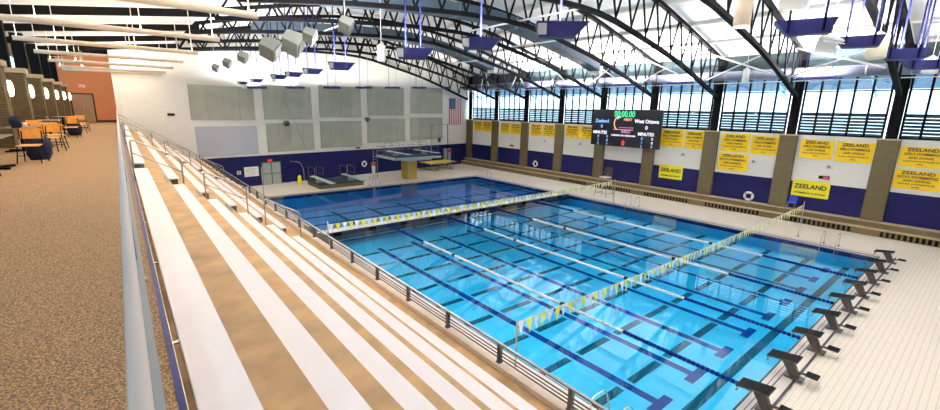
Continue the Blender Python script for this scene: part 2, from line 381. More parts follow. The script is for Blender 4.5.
# ------------------------------------------------------------------ bleachers and concourse
Z1 = 7.5-2.10; RS = .507; TD = .75; X1 = .161; BY0, BY1 = -3.0, 43.2
FZ = [Z1-RS*k for k in range(6)]          # footing level of each row
b = MB()
poly = [(.10, 0, .0), (.10, 0, FZ[0])]
for k in range(6):
    xe = X1+TD*(k+1)+.0
    if k < 5: poly += [(xe, 0, FZ[k]), (xe, 0, FZ[k+1])]
poly += [(4.83, 0, FZ[5]), (4.83, 0, 0)]
b.prism([(p[0], BY0, p[2]) for p in poly], (0, 46.4-BY0-2.6, 0))
st(b.build('floor_stepped_stand', 'concrete'))
b = MB(); b.box(4.83, 5.00, BY0, 43.4, .0, 2.965); st(b.build('wall_stand_front', 'curb'))
b = MB(); b.box(-4.6, .061, BY0, 46.6, CZ-.5, CZ); st(b.build('floor_concourse', 'carpet'))
b = MB(); b.box(.061, .096, BY0, 43.0, CZ-.6, CZ+.004); st(b.build('trim_4', 'navy'))
b = MB(); b.box(.096, .10, BY0, 43.0, CZ-.3, CZ+.006); st(b.build('trim_10', 'steel'))
# benches: three runs per row, split by two aisles
AIS = [(14.2, 15.5), (28.2, 29.4)]
RUN = [(-2.9, 14.2, 'near'), (15.5, 28.2, 'middle'), (29.4, 42.5, 'far')]
rown = ['top', 'second', 'third', 'fourth', 'fifth', 'bottom']
for k in range(6):
    for y0, y1, nm in RUN:
        x0 = .148 if k == 0 else X1+TD*k+.002; z = 7.5-(1.67+RS*k); wdt = .292
        off = -.0
        r = empty('bleacher_bench', 'white bench in the %s row of the stand, %s' % (rown[k], {'near': 'near run before the first aisle', 'middle': 'run between the two aisles', 'far': 'run beyond the far aisle'}[nm]), 'bench', (x0, 0, z), 0, 'white bleacher benches')
        b = MB(); b.box(0, wdt, y0, y1, -.045, 0); b.build('seat_plank', 'bench', r, bevel=.008)
        for ye in ([y1] if nm != 'far' else [])+([y0+.03] if nm != 'near' else []):
            b = MB(); b.box(.02, wdt-.03, ye-.03, ye, -.40, -.046); b.build('end_panel', 'darksteel', r)
        n = max(2, int((y1-y0)/1.8))
        for i in range(n):
            y = y0+.25+(y1-y0-.5)*i/(n-1)
            b = MB(); b.box(.03, wdt-.03, y-.03, y+.03, -.425, -.045); b.box(.0 if k else -.045, .04, y-.02, y+.02, -.06, -.045)
            b.build('bracket', 'steel', r)
# aisle steps (half-height concrete blocks with dark nosing)
for (a0, a1) in AIS:
    for k in range(5):
        x = X1+TD*(k+1)
        r = empty('aisle_step', '', 'step', (x, 0, FZ[k+1]), 0, 'half steps in the %s aisle of the stand' % ('near' if a0 < 20 else 'far'))
        r['label'] = 'tan half step with dark nosing in the %s aisle, %s from the top' % ('near' if a0 < 20 else 'far', ordn[k])
        b = MB(); b.box(0, .33, a0+.1, (a0+a1)/2-.06, 0, RS/2); b.build('block', 'concrete', r)
        b = MB(); b.box(.27, .335, a0+.1, (a0+a1)/2-.06, RS/2, RS/2+.008); b.build('nosing', 'darksteel', r)
        b = MB(); b.box(-.10, -.02, a0+.1, a1-.1, RS, RS+.008); b.build('nosing', 'darksteel', r)
# aisle handrails
def handrail(x, y, k, label, grp):
    zt0 = FZ[k]; L = 1.10; drop = .60; D2 = RS
    r = empty('aisle_handrail', label, 'handrail', (x, y, zt0), 0, grp)
    b = MB(); b.tube(fillet([(0, 0, 0), (0, 0, 1.16), (L, 0, 1.16-drop), (L, 0, -D2)], .12, 5), .021, 8); b.build('rail', 'steel', r, True)
    b = MB(); b.tube([(.0, 0, .78), (L, 0, .78-drop)], .016, 6); b.build('mid_rail', 'steel', r, True)
    for xx, zz in ((0, 0), (L, -D2)):
        b = MB(); b.cyl((xx, 0, zz), (xx, 0, zz+.02), .05, n=12); b.build('foot_plate', 'steel', r)
gname = ['top', 'middle', 'bottom']
for ai, (a0, a1) in enumerate(AIS):
    for j, k in enumerate((0, 2, 4)):
        handrail([.16, 1.78, 3.38][j], (a0+a1)/2, k, 'steel handrail in the %s aisle, %s of three' % (('near', 'far')[ai], gname[j]), 'aisle handrails of the stand')
# concourse guard rail beside the camera
def guard(name, label, P, post_every, h, rails, rad, m='steel', topm=None, toprad=None, h2=None):
    """guard rail along a polyline P of floor points"""
    r = empty(name, label, 'railing', P[0])
    o = Vector(P[0]); P = [Vector(p)-o for p in P]; h2 = h if h2 is None else h2; LT = (P[-1]-P[0]).length
    hh_ = lambda p, q: Vector((0, 0, q*(1+(h2/h-1)*(p-P[0]).length/LT)))
    b = MB(); b.tube(fillet([p+hh_(p, h) for p in P], .12), toprad or rad, 12); b.build('top_rail', topm or m, r, True)
    for hh in rails:
        b = MB(); b.tube([p+hh_(p, hh) for p in P], rad, 8); b.build('lower_rail', m, r, True)
    for a, c in zip(P, P[1:]):
        L = (c-a).length; n = max(1, round(L/post_every))
        for i in range(n+1):
            if i == n and c is not P[-1]: continue
            p = a+(c-a)*i/n
            b = MB(); pw = .07 if m == 'darksteel' else .04; b.bar(p, p+hh_(p, h), pw, pw, (c-a)); b.box(p.x-.05, p.x+.05, p.y-.05, p.y+.05, p.z, p.z+.02); b.build('post', 'darksteel' if m == 'darksteel' else m, r)
    return r
g = guard('guard_rail', 'thick pale tubular guard rail along the carpeted concourse edge', [(-.03, -2.5, CZ), (-.03, 42.6, CZ)], 2.4, 1.05, (.12, .3, .5, .7), .006, 'steel', 'railwhite', .018)
b = MB(); b.box(-.018, .034, 0, 45.1, .885, .90); b.build('under_rail', 'grey', g)
guard('guard_rail', 'steel end rail stepping down the stand against the far end wall', [(0.02, 42.75, FZ[0]), (4.8, 42.85, FZ[5])], 1.2, 1.25, (.2, .45, .7, .95), .014, 'steel', 'steel', .022, h2=.5)
guard('guard_rail', 'low steel rail with dark posts on the front curb of the stand', [(4.93, BY0, 2.965), (4.93, 42.4, 2.965)], 1.62, .37, (.08, .15, .22), .012, 'darksteel', 'steel', .028)

# ------------------------------------------------------------------ walls
b = MB()
def slab(b, p, q, z0, z1, t):
    """vertical wall slab from p to q (plan points), thickness t on its left side"""
    p = Vector((p[0], p[1], 0)); q = Vector((q[0], q[1], 0)); n = Vector((-(q-p).y, (q-p).x, 0)).normalized()*t
    vs = [p, q, q+n, p+n]; b.add([(v.x, v.y, z0) for v in vs]+[(v.x, v.y, z1) for v in vs], [(0, 3, 2, 1), (4, 5, 6, 7), (0, 1, 5, 4), (1, 2, 6, 5), (2, 3, 7, 6), (3, 0, 4, 7)])
BT = 2.85
b = MB(); slab(b, (0, bw(0)), (39.2, bw(39.2)), BT, 15.6, .3); st(b.build('wall_back', 'white_wall'))
b = MB(); slab(b, (0, bw(0)), (39.2, bw(39.2)), 0, BT, .3); slab(b, (5.2, bw(5.2)-.03), (10.2, bw(10.2)-.03), 0, .12, .03); st(b.build('wall_back_lower', 'blue_wall'))
b = MB(); b.box(-4.7, 0, 46.3, 46.6, CZ-.5, 13); st(b.build('wall_concourse_end', 'orange'))
b = MB(); b.box(-.02, .28, 43.02, 46.4, CZ-.5, 15.4); st(b.build('wall_concourse_return', 'white_wall'))
b = MB(); b.box(-4.7, -1.42-1.3, 46.25, 46.3, CZ, CZ+.16); b.box(-1.38, 0, 46.25, 46.3, CZ, CZ+.16); st(b.build('baseboard_concourse', 'brownmetal'))
b = MB(); b.box(-4.8, -4.6, -3, 46.6, CZ-.5, 8.75); b.box(-4.8, -4.6, -3, 46.6, 10.2, 11.4); st(b.build('wall_left', 'brickpier'))
b = MB(); b.box(-4.72, -4.70, -3, 46.6, 8.75, 10.2); st(b.build('window_9', 'glass'))
b = MB(); b.box(-4.8, 39, -3.4, -3.1, 0, 15.6); st(b.build('wall_near', 'white_wall'))
# window wall
b = MB(); b.box(WX, WX+.35, -3.2, 49, BT, 6.22); b.box(WX, WX+.35, -3.2, 49, 10.28, 12.6); st(b.build('wall_right', 'white_wall'))
b = MB(); b.box(WX, WX+.35, -3.2, 49, 0, BT); st(b.build('wall_right_lower', 'blue_wall'))
b = MB(); b.box(WX-.06, WX-.002, -3.2, 48.2, 10.28, 12.0); st(b.build('wall_right_header', 'header'))
# stone ledges along its foot
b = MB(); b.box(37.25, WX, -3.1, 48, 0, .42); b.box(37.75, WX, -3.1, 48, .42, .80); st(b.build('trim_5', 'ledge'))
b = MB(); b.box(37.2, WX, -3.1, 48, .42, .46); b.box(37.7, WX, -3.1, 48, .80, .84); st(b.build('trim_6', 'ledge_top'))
b = MB()
y = -3
while y < 30:
    if min(abs(y-p) for p in BAY) > .62: b.box(37.235, 37.255, y, y+.16, .05, .38)
    y += .27
st(b.build('trim_7', 'black'))
PIL = [y for y in BAY if -4 < y < 47.7]
for i, y in enumerate(PIL):
    w = .55
    b = MB(); b.box(WX-.28, WX-.002, y-w, y+w, .84, 6.12); o = st(b.build('wall_right_pilaster', 'stone'))
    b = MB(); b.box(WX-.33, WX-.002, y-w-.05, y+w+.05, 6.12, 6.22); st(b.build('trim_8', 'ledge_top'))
    b = MB(); b.box(WX-.12, WX+.08, y-.30, y+.24, 6.22, 11.9); b.box(WX-.22, WX-.05, y-.36, y-.30, 6.22, 11.9); st(b.build('wall_right_column', 'black'))
n = 1
for a, c in zip(PIL, PIL[1:]):
    y0, y1 = a+.42, c-.42; nm = 'window_%d' % n
    r = bpy.data.objects.new(nm, None); COL.objects.link(r); st(r); r.location = (WX+.12, 0, 0)
    b = MB(); zt, zm, zl, zb = 10.28, 9.25, 7.75, 6.22
    for z in (zt-.04, zb+.04): b.box(-.05, .05, y0, y1, z-.05, z+.05)
    b.box(-.04, .04, y0, y1, zm-.04, zm+.04); b.box(-.06, .06, y0, y1, zl-.04, zl+.04)
    for i in range(6):
        yy = y0+(y1-y0)*i/5; b.box(-.05, .05, yy-.06, yy+.06, zb, zt)
    b.build('window_frame', 'black', r)
    b = MB(); b.box(.055, .065, y0, y1, zb, zt); b.build('pane', 'glass', r)
    b = MB()
    for i in range(7):
        z = zb+.12+i*.21; b.prism([(.09, y0, z-.04), (.22, y0, z+.035), (.22, y0, z+.13), (.09, y0, z+.055)], (0, y1-y0, 0))
    b.build('louvre', 'louvre', r)
    n += 1
# outside the windows: ribbed blue-grey canopy that shades the top of the glass
b = MB()
for i in range(14): b.prism([(38.9+i*.28, -4, 10.55-i*.075), (39.1+i*.28, -4, 10.50-i*.075), (39.1+i*.28, -4, 10.56-i*.075), (38.9+i*.28, -4, 10.61-i*.075)], (0, 53, 0))
tag(b.build('canopy', mat('canopy_blue', (.05, .13, .22), .5)), 'ribbed blue-grey canopy outside above the high windows', 'canopy')
for i, y in enumerate(PIL[1:]):
    b = MB(); b.bar((38.8, y+1.6, 10.35), (41.8, y+1.6, 9.0), .12, .12)
    tag(b.build('canopy_brace', mat('brace_teal', (.20, .50, .52), .4) if i == 0 else bpy.data.materials['brace_teal']), 'pale teal brace under the outside canopy, seen through the high windows', 'brace', 'braces under the outside canopy')
b = MB(); b.box(50, 110, -60, 120, -.4, 2.6); tag(b.build('snowfield', mat('snow_ground', (.8, .82, .85), .9)), 'pale open ground outside beyond the high windows', 'ground', kind='structure')

# ------------------------------------------------------------------ roof and trusses
def interp(pts, x):
    """Catmull-Rom through (x, z) points"""
    n = len(pts)
    for i in range(n-1):
        if x <= pts[i+1][0] or i == n-2:
            x0, x1 = pts[i][0], pts[i+1][0]; t = (x-x0)/(x1-x0)
            m = lambda j: (pts[min(j+1, n-1)][1]-pts[max(j-1, 0)][1])/(pts[min(j+1, n-1)][0]-pts[max(j-1, 0)][0])*(x1-x0)
            return (2*t**3-3*t**2+1)*pts[i][1]+(t**3-2*t**2+t)*m(i)+(-2*t**3+3*t**2)*pts[i+1][1]+(t**3-t**2)*m(i+1)
BOT = [(4.4, 11.75), (9, 12.3), (13, 12.65), (17, 12.9), (21.6, 12.85), (25.8, 12.15), (31, 11.05), (38.3, 8.9)]
TOP = [(4.4, 12.9), (9, 13.9), (13, 14.6), (17, 15.05), (21.6, 15.1), (27.2, 14.5), (32, 13.4), (38.3, 11.8)]
zb = lambda x: interp(BOT, x); zt = lambda x: interp(TOP, x)
b = MB(); N = 40; xs = [4.2+(38.9-4.2)*i/N for i in range(N+1)]
vs = []; fs = []
for x in xs:
    for dz in (.28, .5):
        vs += [(x, -3.2, zt(x)+dz), (x, 49, zt(x)+dz)]
for i in range(N):
    a = 4*i; c = 4*(i+1)
    fs += [(a, a+1, c+1, c), (a+2, c+2, c+3, a+3)]
b.add(vs, fs)
st(b.build('ceiling', 'roof', smooth=True))
b = MB(); b.prism([(-4.8, -3.2, 11.2), (4.25, -3.2, 12.35), (4.25, -3.2, 12.55), (-4.8, -3.2, 11.4)], (0, 52, 0)); st(b.build('ceiling_concourse', 'roof'))
b = MB(); b.box(4.2, 4.3, -3.2, 49, 12.4, 13.3); st(b.build('wall_roof_step', 'header'))
def truss(y, label):
    r = empty('roof_truss', label, 'truss', (0, y, 0), 0, 'black bow trusses across the pool')
    n = 20; X = [4.4+(38.25-4.4)*i/n for i in range(n+1)]
    b = MB()
    for i in range(n):
        b.bar((X[i], 0, zb(X[i])), (X[i+1], 0, zb(X[i+1])), .27, .22)
    b.build('bottom_chord', 'truss', r)
    b = MB()
    for i in range(n): b.bar((X[i], 0, zt(X[i])), (X[i+1], 0, zt(X[i+1])), .27, .22)
    b.build('top_chord', 'truss', r)
    b = MB()
    for i in range(n):
        xm = (X[i]+X[i+1])/2
        b.bar((X[i], .05, zb(X[i])), (xm, .05, zt(xm)), .085, .10); b.bar((xm, -.05, zt(xm)), (X[i+1], -.05, zb(X[i+1])), .085, .10)
    b.build('web', 'truss', r)
    return r
TY = [y for y in BAY if y > -2 and y < 47.6]
for i, y in enumerate(TY):
    lab = 'black bow truss meeting the window wall at the %s pilaster from the far corner' % ['corner', 'second', 'third', 'fourth', 'fifth', 'sixth', 'seventh', 'eighth', 'ninth', 'tenth', 'eleventh'][len(TY)-1-i]
    o = truss(y, lab)
    if y > 47: o.location = (0, 42.5, 0); o.rotation_euler = (0, 0, BWR)
# purlins and X bracing
b = MB()
for x in (7.5, 11, 14.5, 18, 21.6, 25, 28.5, 32, 35.2): b.box(x-.05, x+.05, -3.1, 47, zt(x)+.10, zt(x)+.26)
st(b.build('ceiling_purlin', 'offwhite'))
k = 0
for i in range(1, len(TY)-1):
    y0, y1 = TY[i], TY[i+1]
    xa, xb = 33.5, 37.0
    r = empty('cross_brace', 'crossed white brace rods between trusses, %s bay from the near end by the window wall' % ordn[i-1], 'brace', (0, 0, 0), 0, 'white cross braces by the window wall')
    b = MB(); b.cyl((31.5, y0+.1, 11.3), (35.6, y1-.1, 10.1), .055, n=8); b.build('brace_rod', 'white', r, True)
    b = MB(); b.cyl((32.3, y0+.1, 10.15), (36.3, y1-.1, 12.0), .055, n=8); b.build('brace_rod', 'white', r, True)
for i, (x, a) in enumerate([(20.5, 3), (20.5, 4), (12, 5), (25, 4), (12, 7), (27, 6), (21, 7)]):
    b = MB(); b.cyl((x, TY[a]-.0, zb(x)+.15), (x, TY[a+1], zb(x)+.15), .06, n=8)
    tag(b.build('strut', 'white', None, True), ['white horizontal strut between trusses above the fifth blue lamp', 'white strut between trusses above the middle lanes', 'short white strut near the hanging grey speakers', 'white strut between trusses behind the long grey duct', 'white strut over the diving well near the bleachers side', 'white strut high above the diving tower', 'white strut over the middle of the diving well'][i], 'strut', 'white struts between trusses')
# rectangular ducts riding between trusses
def duct(y, x0, x1, dz, w, h, label):
    r = empty('roof_duct', label, 'duct', (0, y, 0)); b = MB(); n = 14
    X = [x0+(x1-x0)*i/n for i in range(n+1)]
    vs = []
    for x in X: z = zb(x)+dz; vs += [(x, -w/2, z), (x, w/2, z), (x, w/2, z+h), (x, -w/2, z+h)]
    fs = [(0, 1, 2, 3), tuple(4*n+k for k in (3, 2, 1, 0))]
    for i in range(n): fs += [(4*i+k, 4*i+4+k, 4*i+4+(k+1) % 4, 4*i+(k+1) % 4) for k in range(4)]
    b.add(vs, fs); b.build('casing', 'duct', r)
    for i in range(2, n, 3):
        z = zb(X[i])+dz; b = MB(); b.box(X[i]-.03, X[i]+.03, -w/2-.02, w/2+.02, z-.02, z+h+.02); b.build('flange', 'grey', r)
    b = MB(); z = zb(x1)+dz; b.box(x1, x1+.5, -w/2+.05, w/2-.05, z-.25, z+h-.35, (0, 0)); b.build('diffuser', 'white', r)
duct(23.3, 9, 32.5, .35, 1.1, .75, 'long blue-grey box duct curving over the racing lanes between trusses')
duct(34.0, 8, 30, .2, 1.1, .75, 'grey box duct curving over the diving well between trusses')
r = empty('spiral_duct', 'long pale round duct running along the top of the window wall', 'duct', (37.3, 0, 10.45))
b = MB(); b.cyl((0, -3, 0), (0, 47.5, 0), .36, n=20); b.build('pipe', 'tube', r, True)
b = MB()
for i in range(24): b = MB(); b.cyl((0, -2+i*2.05, 0), (0, -1.93+i*2.05, 0), .375, n=20); b.build('seam_band', 'grey', r)
b = MB(); b.cyl((0.05, -3, -.52), (0.05, 47.5, -.52), .035, n=8); b.build('conduit', 'white', r, True)

# ------------------------------------------------------------------ concourse roof beams, piers, lamps, linear lights
nb = 0
for y in [v for v in BAY if v > 14]:
    y = min(y, 46.0)
    b = MB(); b.prism([(-4.6, y-.10, 10.70), (4.4, y-.10, 11.82), (4.4, y-.10, 12.15), (-4.6, y-.10, 11.05)], (0, .22, 0))
    o = b.build('roof_beam', 'black'); tag(o, 'black sloping roof beam over the concourse, %s from the far end wall' % ordn[len([v for v in BAY if v > 14])-1-nb], 'beam', 'black concourse roof beams'); nb += 1
PY = [11.0, 16.0, 21.2, 25.9, 30.9, 35.9, 40.7, 45.2]
LY = PY
for i, y in enumerate(PY):
    b = MB(); b.box(-4.6, -2.80, y-.35, y+.35, CZ, 8.62); st(b.build('wall_left_pier', 'brickpier'))
    b = MB(); b.box(-4.6, -2.72, y-.42, y+.42, 8.62, 8.80); st(b.build('trim_9', 'ledge_top'))
    b = MB(); b.box(-3.6, -3.15, y-.22, y+.22, 8.8, 10.7); st(b.build('wall_left_column', 'black'))
    nm = ['nearest the camera', 'second from the camera', 'third from the camera', 'fourth from the camera', 'fifth from the camera', 'last but one', 'on the last pier', 'x'][max(0, i-1)]
    if i == 0: continue
    r = empty('wall_sconce', 'glowing wall lamp on a concourse brick pier, %s' % nm, 'lamp', (-2.79, y-.1, 7.9), 0, 'glowing lamps on the brick piers')
    b = MB(); b.lathe([(.03, -.26), (.07, -.18), (.085, 0), (.07, .18), (.03, .26)], (.10, 0, 0), 12); b.build('glow_shade', 'lamp', r, True)
    b = MB(); b.box(0, .06, -.06, .06, -.32, .32); b.build('back_plate', 'steel', r)
FY = [12.6+5.36*k for k in range(7)]
for i, y in enumerate(FY):
    if y > 42.5: y = 42.3
    r = empty('linear_pendant', 'long cream tube light hung over the concourse, %s from the camera' % ordn[i], 'light fixture', (0, y, 9.75), 0, 'long cream tube lights over the concourse')
    b = MB(); b.cyl((-2.65, 0, 0), (3.1, 0, 0), .085, n=12); b.build('tube_body', 'fixtan', r, True)
    for x in (-2.55, -1.5, 0.9, 2.9):
        b = MB(); zz = 11.3+(x+4.8)*.127-9.75; b.cyl((x, 0, .1), (x, 0, zz), .012, n=5); b.build('hanger', 'white', r)
    L = bpy.data.lights.new('tube_lamp', 'AREA'); L.shape = 'RECTANGLE'; L.size = 5.5; L.size_y = .12; L.energy = 150; L.color = (1, .78, .52)
    o = bpy.data.objects.new('tube_lamp', L); COL.objects.link(o); o.parent = r; o.location = (.2, 0, .10); o.rotation_euler = (PI, 0, 0)
    L = bpy.data.lights.new('tube_lamp', 'AREA'); L.shape = 'RECTANGLE'; L.size = 5.5; L.size_y = .12; L.energy = 38; L.color = (1, .80, .56)
    o = bpy.data.objects.new('tube_lamp', L); COL.objects.link(o); o.parent = r; o.location = (.2, 0, -.10)

# concourse door, exit sign
r = bpy.data.objects.new('door_1', None); COL.objects.link(r); st(r); r.location = (-2.05, 46.28, CZ)
b = MB(); b.box(-.72, -.62, -.05, .05, 0, 2.25); b.box(.62, .72, -.05, .05, 0, 2.25); b.box(-.72, .72, -.05, .05, 2.15, 2.25); b.build('door_frame', 'brownmetal', r)
b = MB(); b.box(-.62, -.01, -.02, .02, .02, 2.15); b.box(.01, .62, -.02, .02, .02, 2.15); b.build('door_leaf', 'taupe', r)
b = MB(); b.box(-.12, -.06, -.08, -.02, .95, 1.1); b.box(.06, .12, -.08, -.02, .95, 1.1); b.build('door_handle', 'steel', r)
r = empty('exit_sign', 'small red exit sign on the orange concourse end wall above the door', 'sign', (-1.95, 46.2, 8.75))
b = MB(); b.box(-.2, .2, -.04, .04, -.1, .1); b.build('housing', 'white', r)
text('lettering', 'EXIT', .17, 'exit', r, (0, -.05, 0), (PI/2, 0, 0), bold=.03)

# ------------------------------------------------------------------ back wall fittings
def onback(x, z, off=0.): return (x, bw(x)-off, z)
pn = [('upper', 4.78, 9.96, 6.20, 9.15), ('upper', 10.77, 15.49, 6.24, 9.42), ('upper', 16.36, 21.26, 6.43, 9.70), ('upper', 22.13, 27.23, 6.67, 9.95), ('upper', 28.22, 33.55, 6.95, 10.17),
      ('lower', 10.87, 15.54, 3.12, 5.88), ('lower', 16.31, 21.24, 3.25, 6.06), ('lower', 22.0, 27.36, 3.56, 6.27), ('lower', 28.18, 33.57, 3.64, 6.45)]
cnt = {'upper': 0, 'lower': 0}
for row, x0, x1, z0, z1 in pn:
    k = cnt[row]; cnt[row] += 1; L = (x1-x0)/math.cos(BWR)
    tot = 5 if row == 'upper' else 4
    lab = 'grey acoustic panel, %s row of the end wall, %s' % (row, ['nearest the concourse', 'second from the concourse', 'third from the concourse', 'fourth from the concourse', 'nearest the flag'][k] if row == 'upper' else ['beside the plain pale one', 'second past the plain pale one', 'third past the plain pale one', 'nearest the flag'][k])
    r = empty('acoustic_panel', lab, 'wall panel', onback(x0, z0), BWR, 'grey acoustic panels on the end wall')
    for j in range(4):
        b = MB(); b.box(L*j/4+.006, L*(j+1)/4-.006, -.09, -.005, 0, z1-z0); b.build('panel_section', 'panel', r)
r = empty('wall_screen', 'plain pale blue-grey panel in the lower row of the end wall', 'wall panel', onback(4.94, 3.0), BWR)
b = MB(); b.box(0, 5.1, -.08, -.005, 0, 2.66); b.build('screen_face', 'screen', r); b = MB(); b.box(-.03, 5.13, -.07, -.004, -.03, 2.69); b.build('edge_trim', 'white', r)
# wall fittings
r = bpy.data.objects.new('door_2', None); COL.objects.link(r); st(r); r.location = onback(11.05, 0); r.rotation_euler = (0, 0, BWR)
b = MB(); b.box(-.93, -.85, -.06, 0, 0, 2.2); b.box(.85, .93, -.06, 0, 0, 2.2); b.box(-.93, .93, -.06, 0, 2.12, 2.2); b.box(-.03, .03, -.06, 0, 0, 2.12); b.build('door_frame', 'darksteel', r)
for s in (-1, 1):
    b = MB(); b.box(min(s*.04, s*.85), max(s*.04, s*.85), -.05, -.004, .02, 2.1); o = b.build('door_leaf', 'door', r)
    b = MB(); b.box(s*.44-.38, s*.44+.38, -.10, -.05, 1.02, 1.08); b.build('push_bar', 'darksteel', r)
r = empty('exit_sign', 'small red exit sign above the grey double door', 'sign', onback(10.95, 2.33, .06), BWR)
b = MB(); b.box(-.22, .22, -.04, .04, -.13, .13); b.build('housing', 'red', r)
text('lettering', 'EXIT', .2, 'exit', r, (0, -.05, 0), (PI/2, 0, 0), bold=.03)
r = empty('notice_board', 'white notice board with lines of print beside the grey double door', 'sign', onback(9.2, 1.38), BWR)
b = MB(); b.box(-.64, .64, -.04, -.004, -.44, .46); b.build('board', 'white', r)
b = MB()
for i in range(6): b.box(-.52, .5-.12*(i % 3), -.046, -.04, .28-i*.12, .31-i*.12)
b.build('print_lines', 'grey', r)
r = empty('wall_notice', 'small white notice on the navy wall left of the notice board', 'sign', onback(8.1, 1.38), BWR)
b = MB(); b.box(-.17, .17, -.03, -.004, -.16, .16); b.build('board', 'white', r); b = MB(); b.box(-.12, .12, -.036, -.03, -.1, .1); b.build('print', 'grey', r)
r = empty('flag', 'american flag hung vertically on the white end wall near the windows', 'flag', onback(34.83, 5.45, .03), BWR)
b = MB(); W, Hh = 2.25, 3.55
for i in range(13):
    b.mi = 0 if i % 2 == 0 else 1; b.box(W*i/13, W*(i+1)/13, -.02, 0, 0, Hh)
b.build('stripes', 'x', r, mats=['flag_red', 'white'])
b = MB(); b.box(0, W*7/13, -.027, -.02, Hh*.6, Hh); b.build('canton', 'flag_blue', r)
b = MB()
for i in range(5):
    for j in range(6):
        cx, cz = W*7/13*(i+.5)/5, Hh*.6+Hh*.4*(j+.5)/6
        b.prism([(cx+.06*(1 if q % 2 == 0 else .4)*math.sin(q*PI/5), -.031, cz+.06*(1 if q % 2 == 0 else .4)*math.cos(q*PI/5)) for q in range(10)], (0, .004, 0))
b.build('stars', 'white', r)
for x, z, lab in [(12.61, 6.0, 'grey horn speaker high on the end wall between the first two panel columns'), (21.75, 6.35, 'grey horn speaker high on the end wall between the third and fourth panel columns')]:
    r = empty('horn_speaker', lab, 'speaker', onback(x, z, .1), BWR, 'horn speakers on the end wall')
    b = MB(); b.cyl((0, 0, 0), (0, -.18, 0), .1, n=12); b.build('driver', 'darksteel', r, True); b = MB(); b.cyl((0, -.15, 0), (0, -.5, -.12), .08, .3, n=16); b.build('horn', 'spk', r, True)
r = empty('alarm_box', 'small dark red box on the end wall below the panels', 'box', onback(20.7, 3.08), BWR); b = MB(); b.box(-.28, .28, -.1, -.004, -.1, .1); b.build('housing', 'brownmetal', r); b = MB(); b.box(-.2, .2, -.11, -.1, -.05, .05); b.build('display', 'red', r)
r = empty('alarm_box', 'small black box on the pale wall above the far handrails', 'box', onback(3.4, 6.65), BWR); b = MB(); b.box(-.25, .25, -.1, -.004, -.1, .1); b.build('housing', 'black', r)

# lifebuoys
def ring(name, label, loc, rz, R=.36, rt=.09):
    r = empty(name, label, 'lifebuoy', loc, rz, 'white lifebuoys')
    b = MB(); b.tube([(R*.8*math.cos(a), -.1, R*.8*math.sin(a)) for a in [2*PI*i/20 for i in range(20)]], rt, 8, True); b.build('ring', 'white', r, True)
    for q in range(4):
        a = PI/4+q*PI/2; b = MB(); b.tube([(R*.8*math.cos(a+d), -.1, R*.8*math.sin(a+d)) for d in (-.16, 0, .16)], rt*1.06, 8); b.build('band', 'red' if 0 else 'grey', r, True)
    b = MB(); b.cyl((0, -.02, R*.62), (0, -.12, R*.62), .03, n=8); b.build('hook', 'darksteel', r)
ring('lifebuoy', 'white ring lifebuoy on the navy end wall behind the diving boards', onback(21.4, 1.2), BWR, .34)
ring('lifebuoy', 'white ring lifebuoy on the navy wall left of the wide scoreboard', (WX, 34.8, 1.35), -PI/2, .36)
ring('lifebuoy', 'white ring lifebuoy on the navy wall under the yellow banners beside the brick pilaster', (WX, 11.95, 1.25), -PI/2, .36)

# ------------------------------------------------------------------ scoreboard
r = empty('scoreboard', 'wide black electronic scoreboard hung in front of the high windows', 'scoreboard', (36.75, 22.55, 6.1), -PI/2)
SW, SH = 7.1, 3.45
b = MB(); b.box(-SW/2, SW/2, 0, .3, -SH/2, SH/2); b.build('casing', 'boardblack', r, bevel=.03)
def st_text(s, x, z, size, m, sx=1.): text('lettering', s, size, m, r, (x, -.012, z), (PI/2, 0, 0), .004, sx=sx, bold=.02)
st_text('00:00.00', -.05, 1.28, .80, 'e_green', .78)
st_text('Zeeland', -2.4, .62, .46, 'e_blue'); st_text('0', -2.4, .1, .42, 'e_blue'); st_text('West Ottawa', 2.2, .68, .46, 'e_white', .9); st_text('0', 2.25, .12, .46, 'e_white')
st_text('HEAT', .35, .80, .34, 'e_orange'); st_text('MINUTES', -2.55, -.48, .40, 'e_white', .95); st_text('MINUTES', 2.25, -.45, .40, 'e_white', .95)
st_text('GIRLS', .2, -.30, .36, 'e_pink'); st_text('SWIM AND DIVE TIMES BOARD', 0, -.68, .20, 'e_white', .9); st_text('0', .05, -1.38, .62, 'e_red')
b = MB(); b.tube([(-.6+.45*math.cos(a), -.01, .45+.6*math.sin(a)) for a in [PI*.35+i*PI*1.05/10 for i in range(11)]], .05, 6); b.build('emblem', 'e_orange', r)
b = MB(); b.cyl((-.7, -.02, .95), (-.7, 0, .95), .13, n=12); b.build('emblem', 'e_blue', r)
b = MB(); b.box(-1.1, .95, -.012, 0, -.16, -.10); b.box(-.5, 1.0, -.012, 0, .05, .09); b.build('emblem', 'e_pink', r)
for q, (xx, mm) in enumerate([(-2.7, 'e_blue'), (-1.7, 'e_blue'), (1.9, 'e_blue'), (2.9, 'e_white')]):
    for j in range(3): st_text('087'[j] if q % 2 else '012'[j], xx, -.85-j*.35, .32, mm)
for s in (-2.6, 2.6):
    b = MB(); b.cyl((s, .15, SH/2), (s, .15, 5.3), .03, n=6); b.build('hanger', 'black', r)

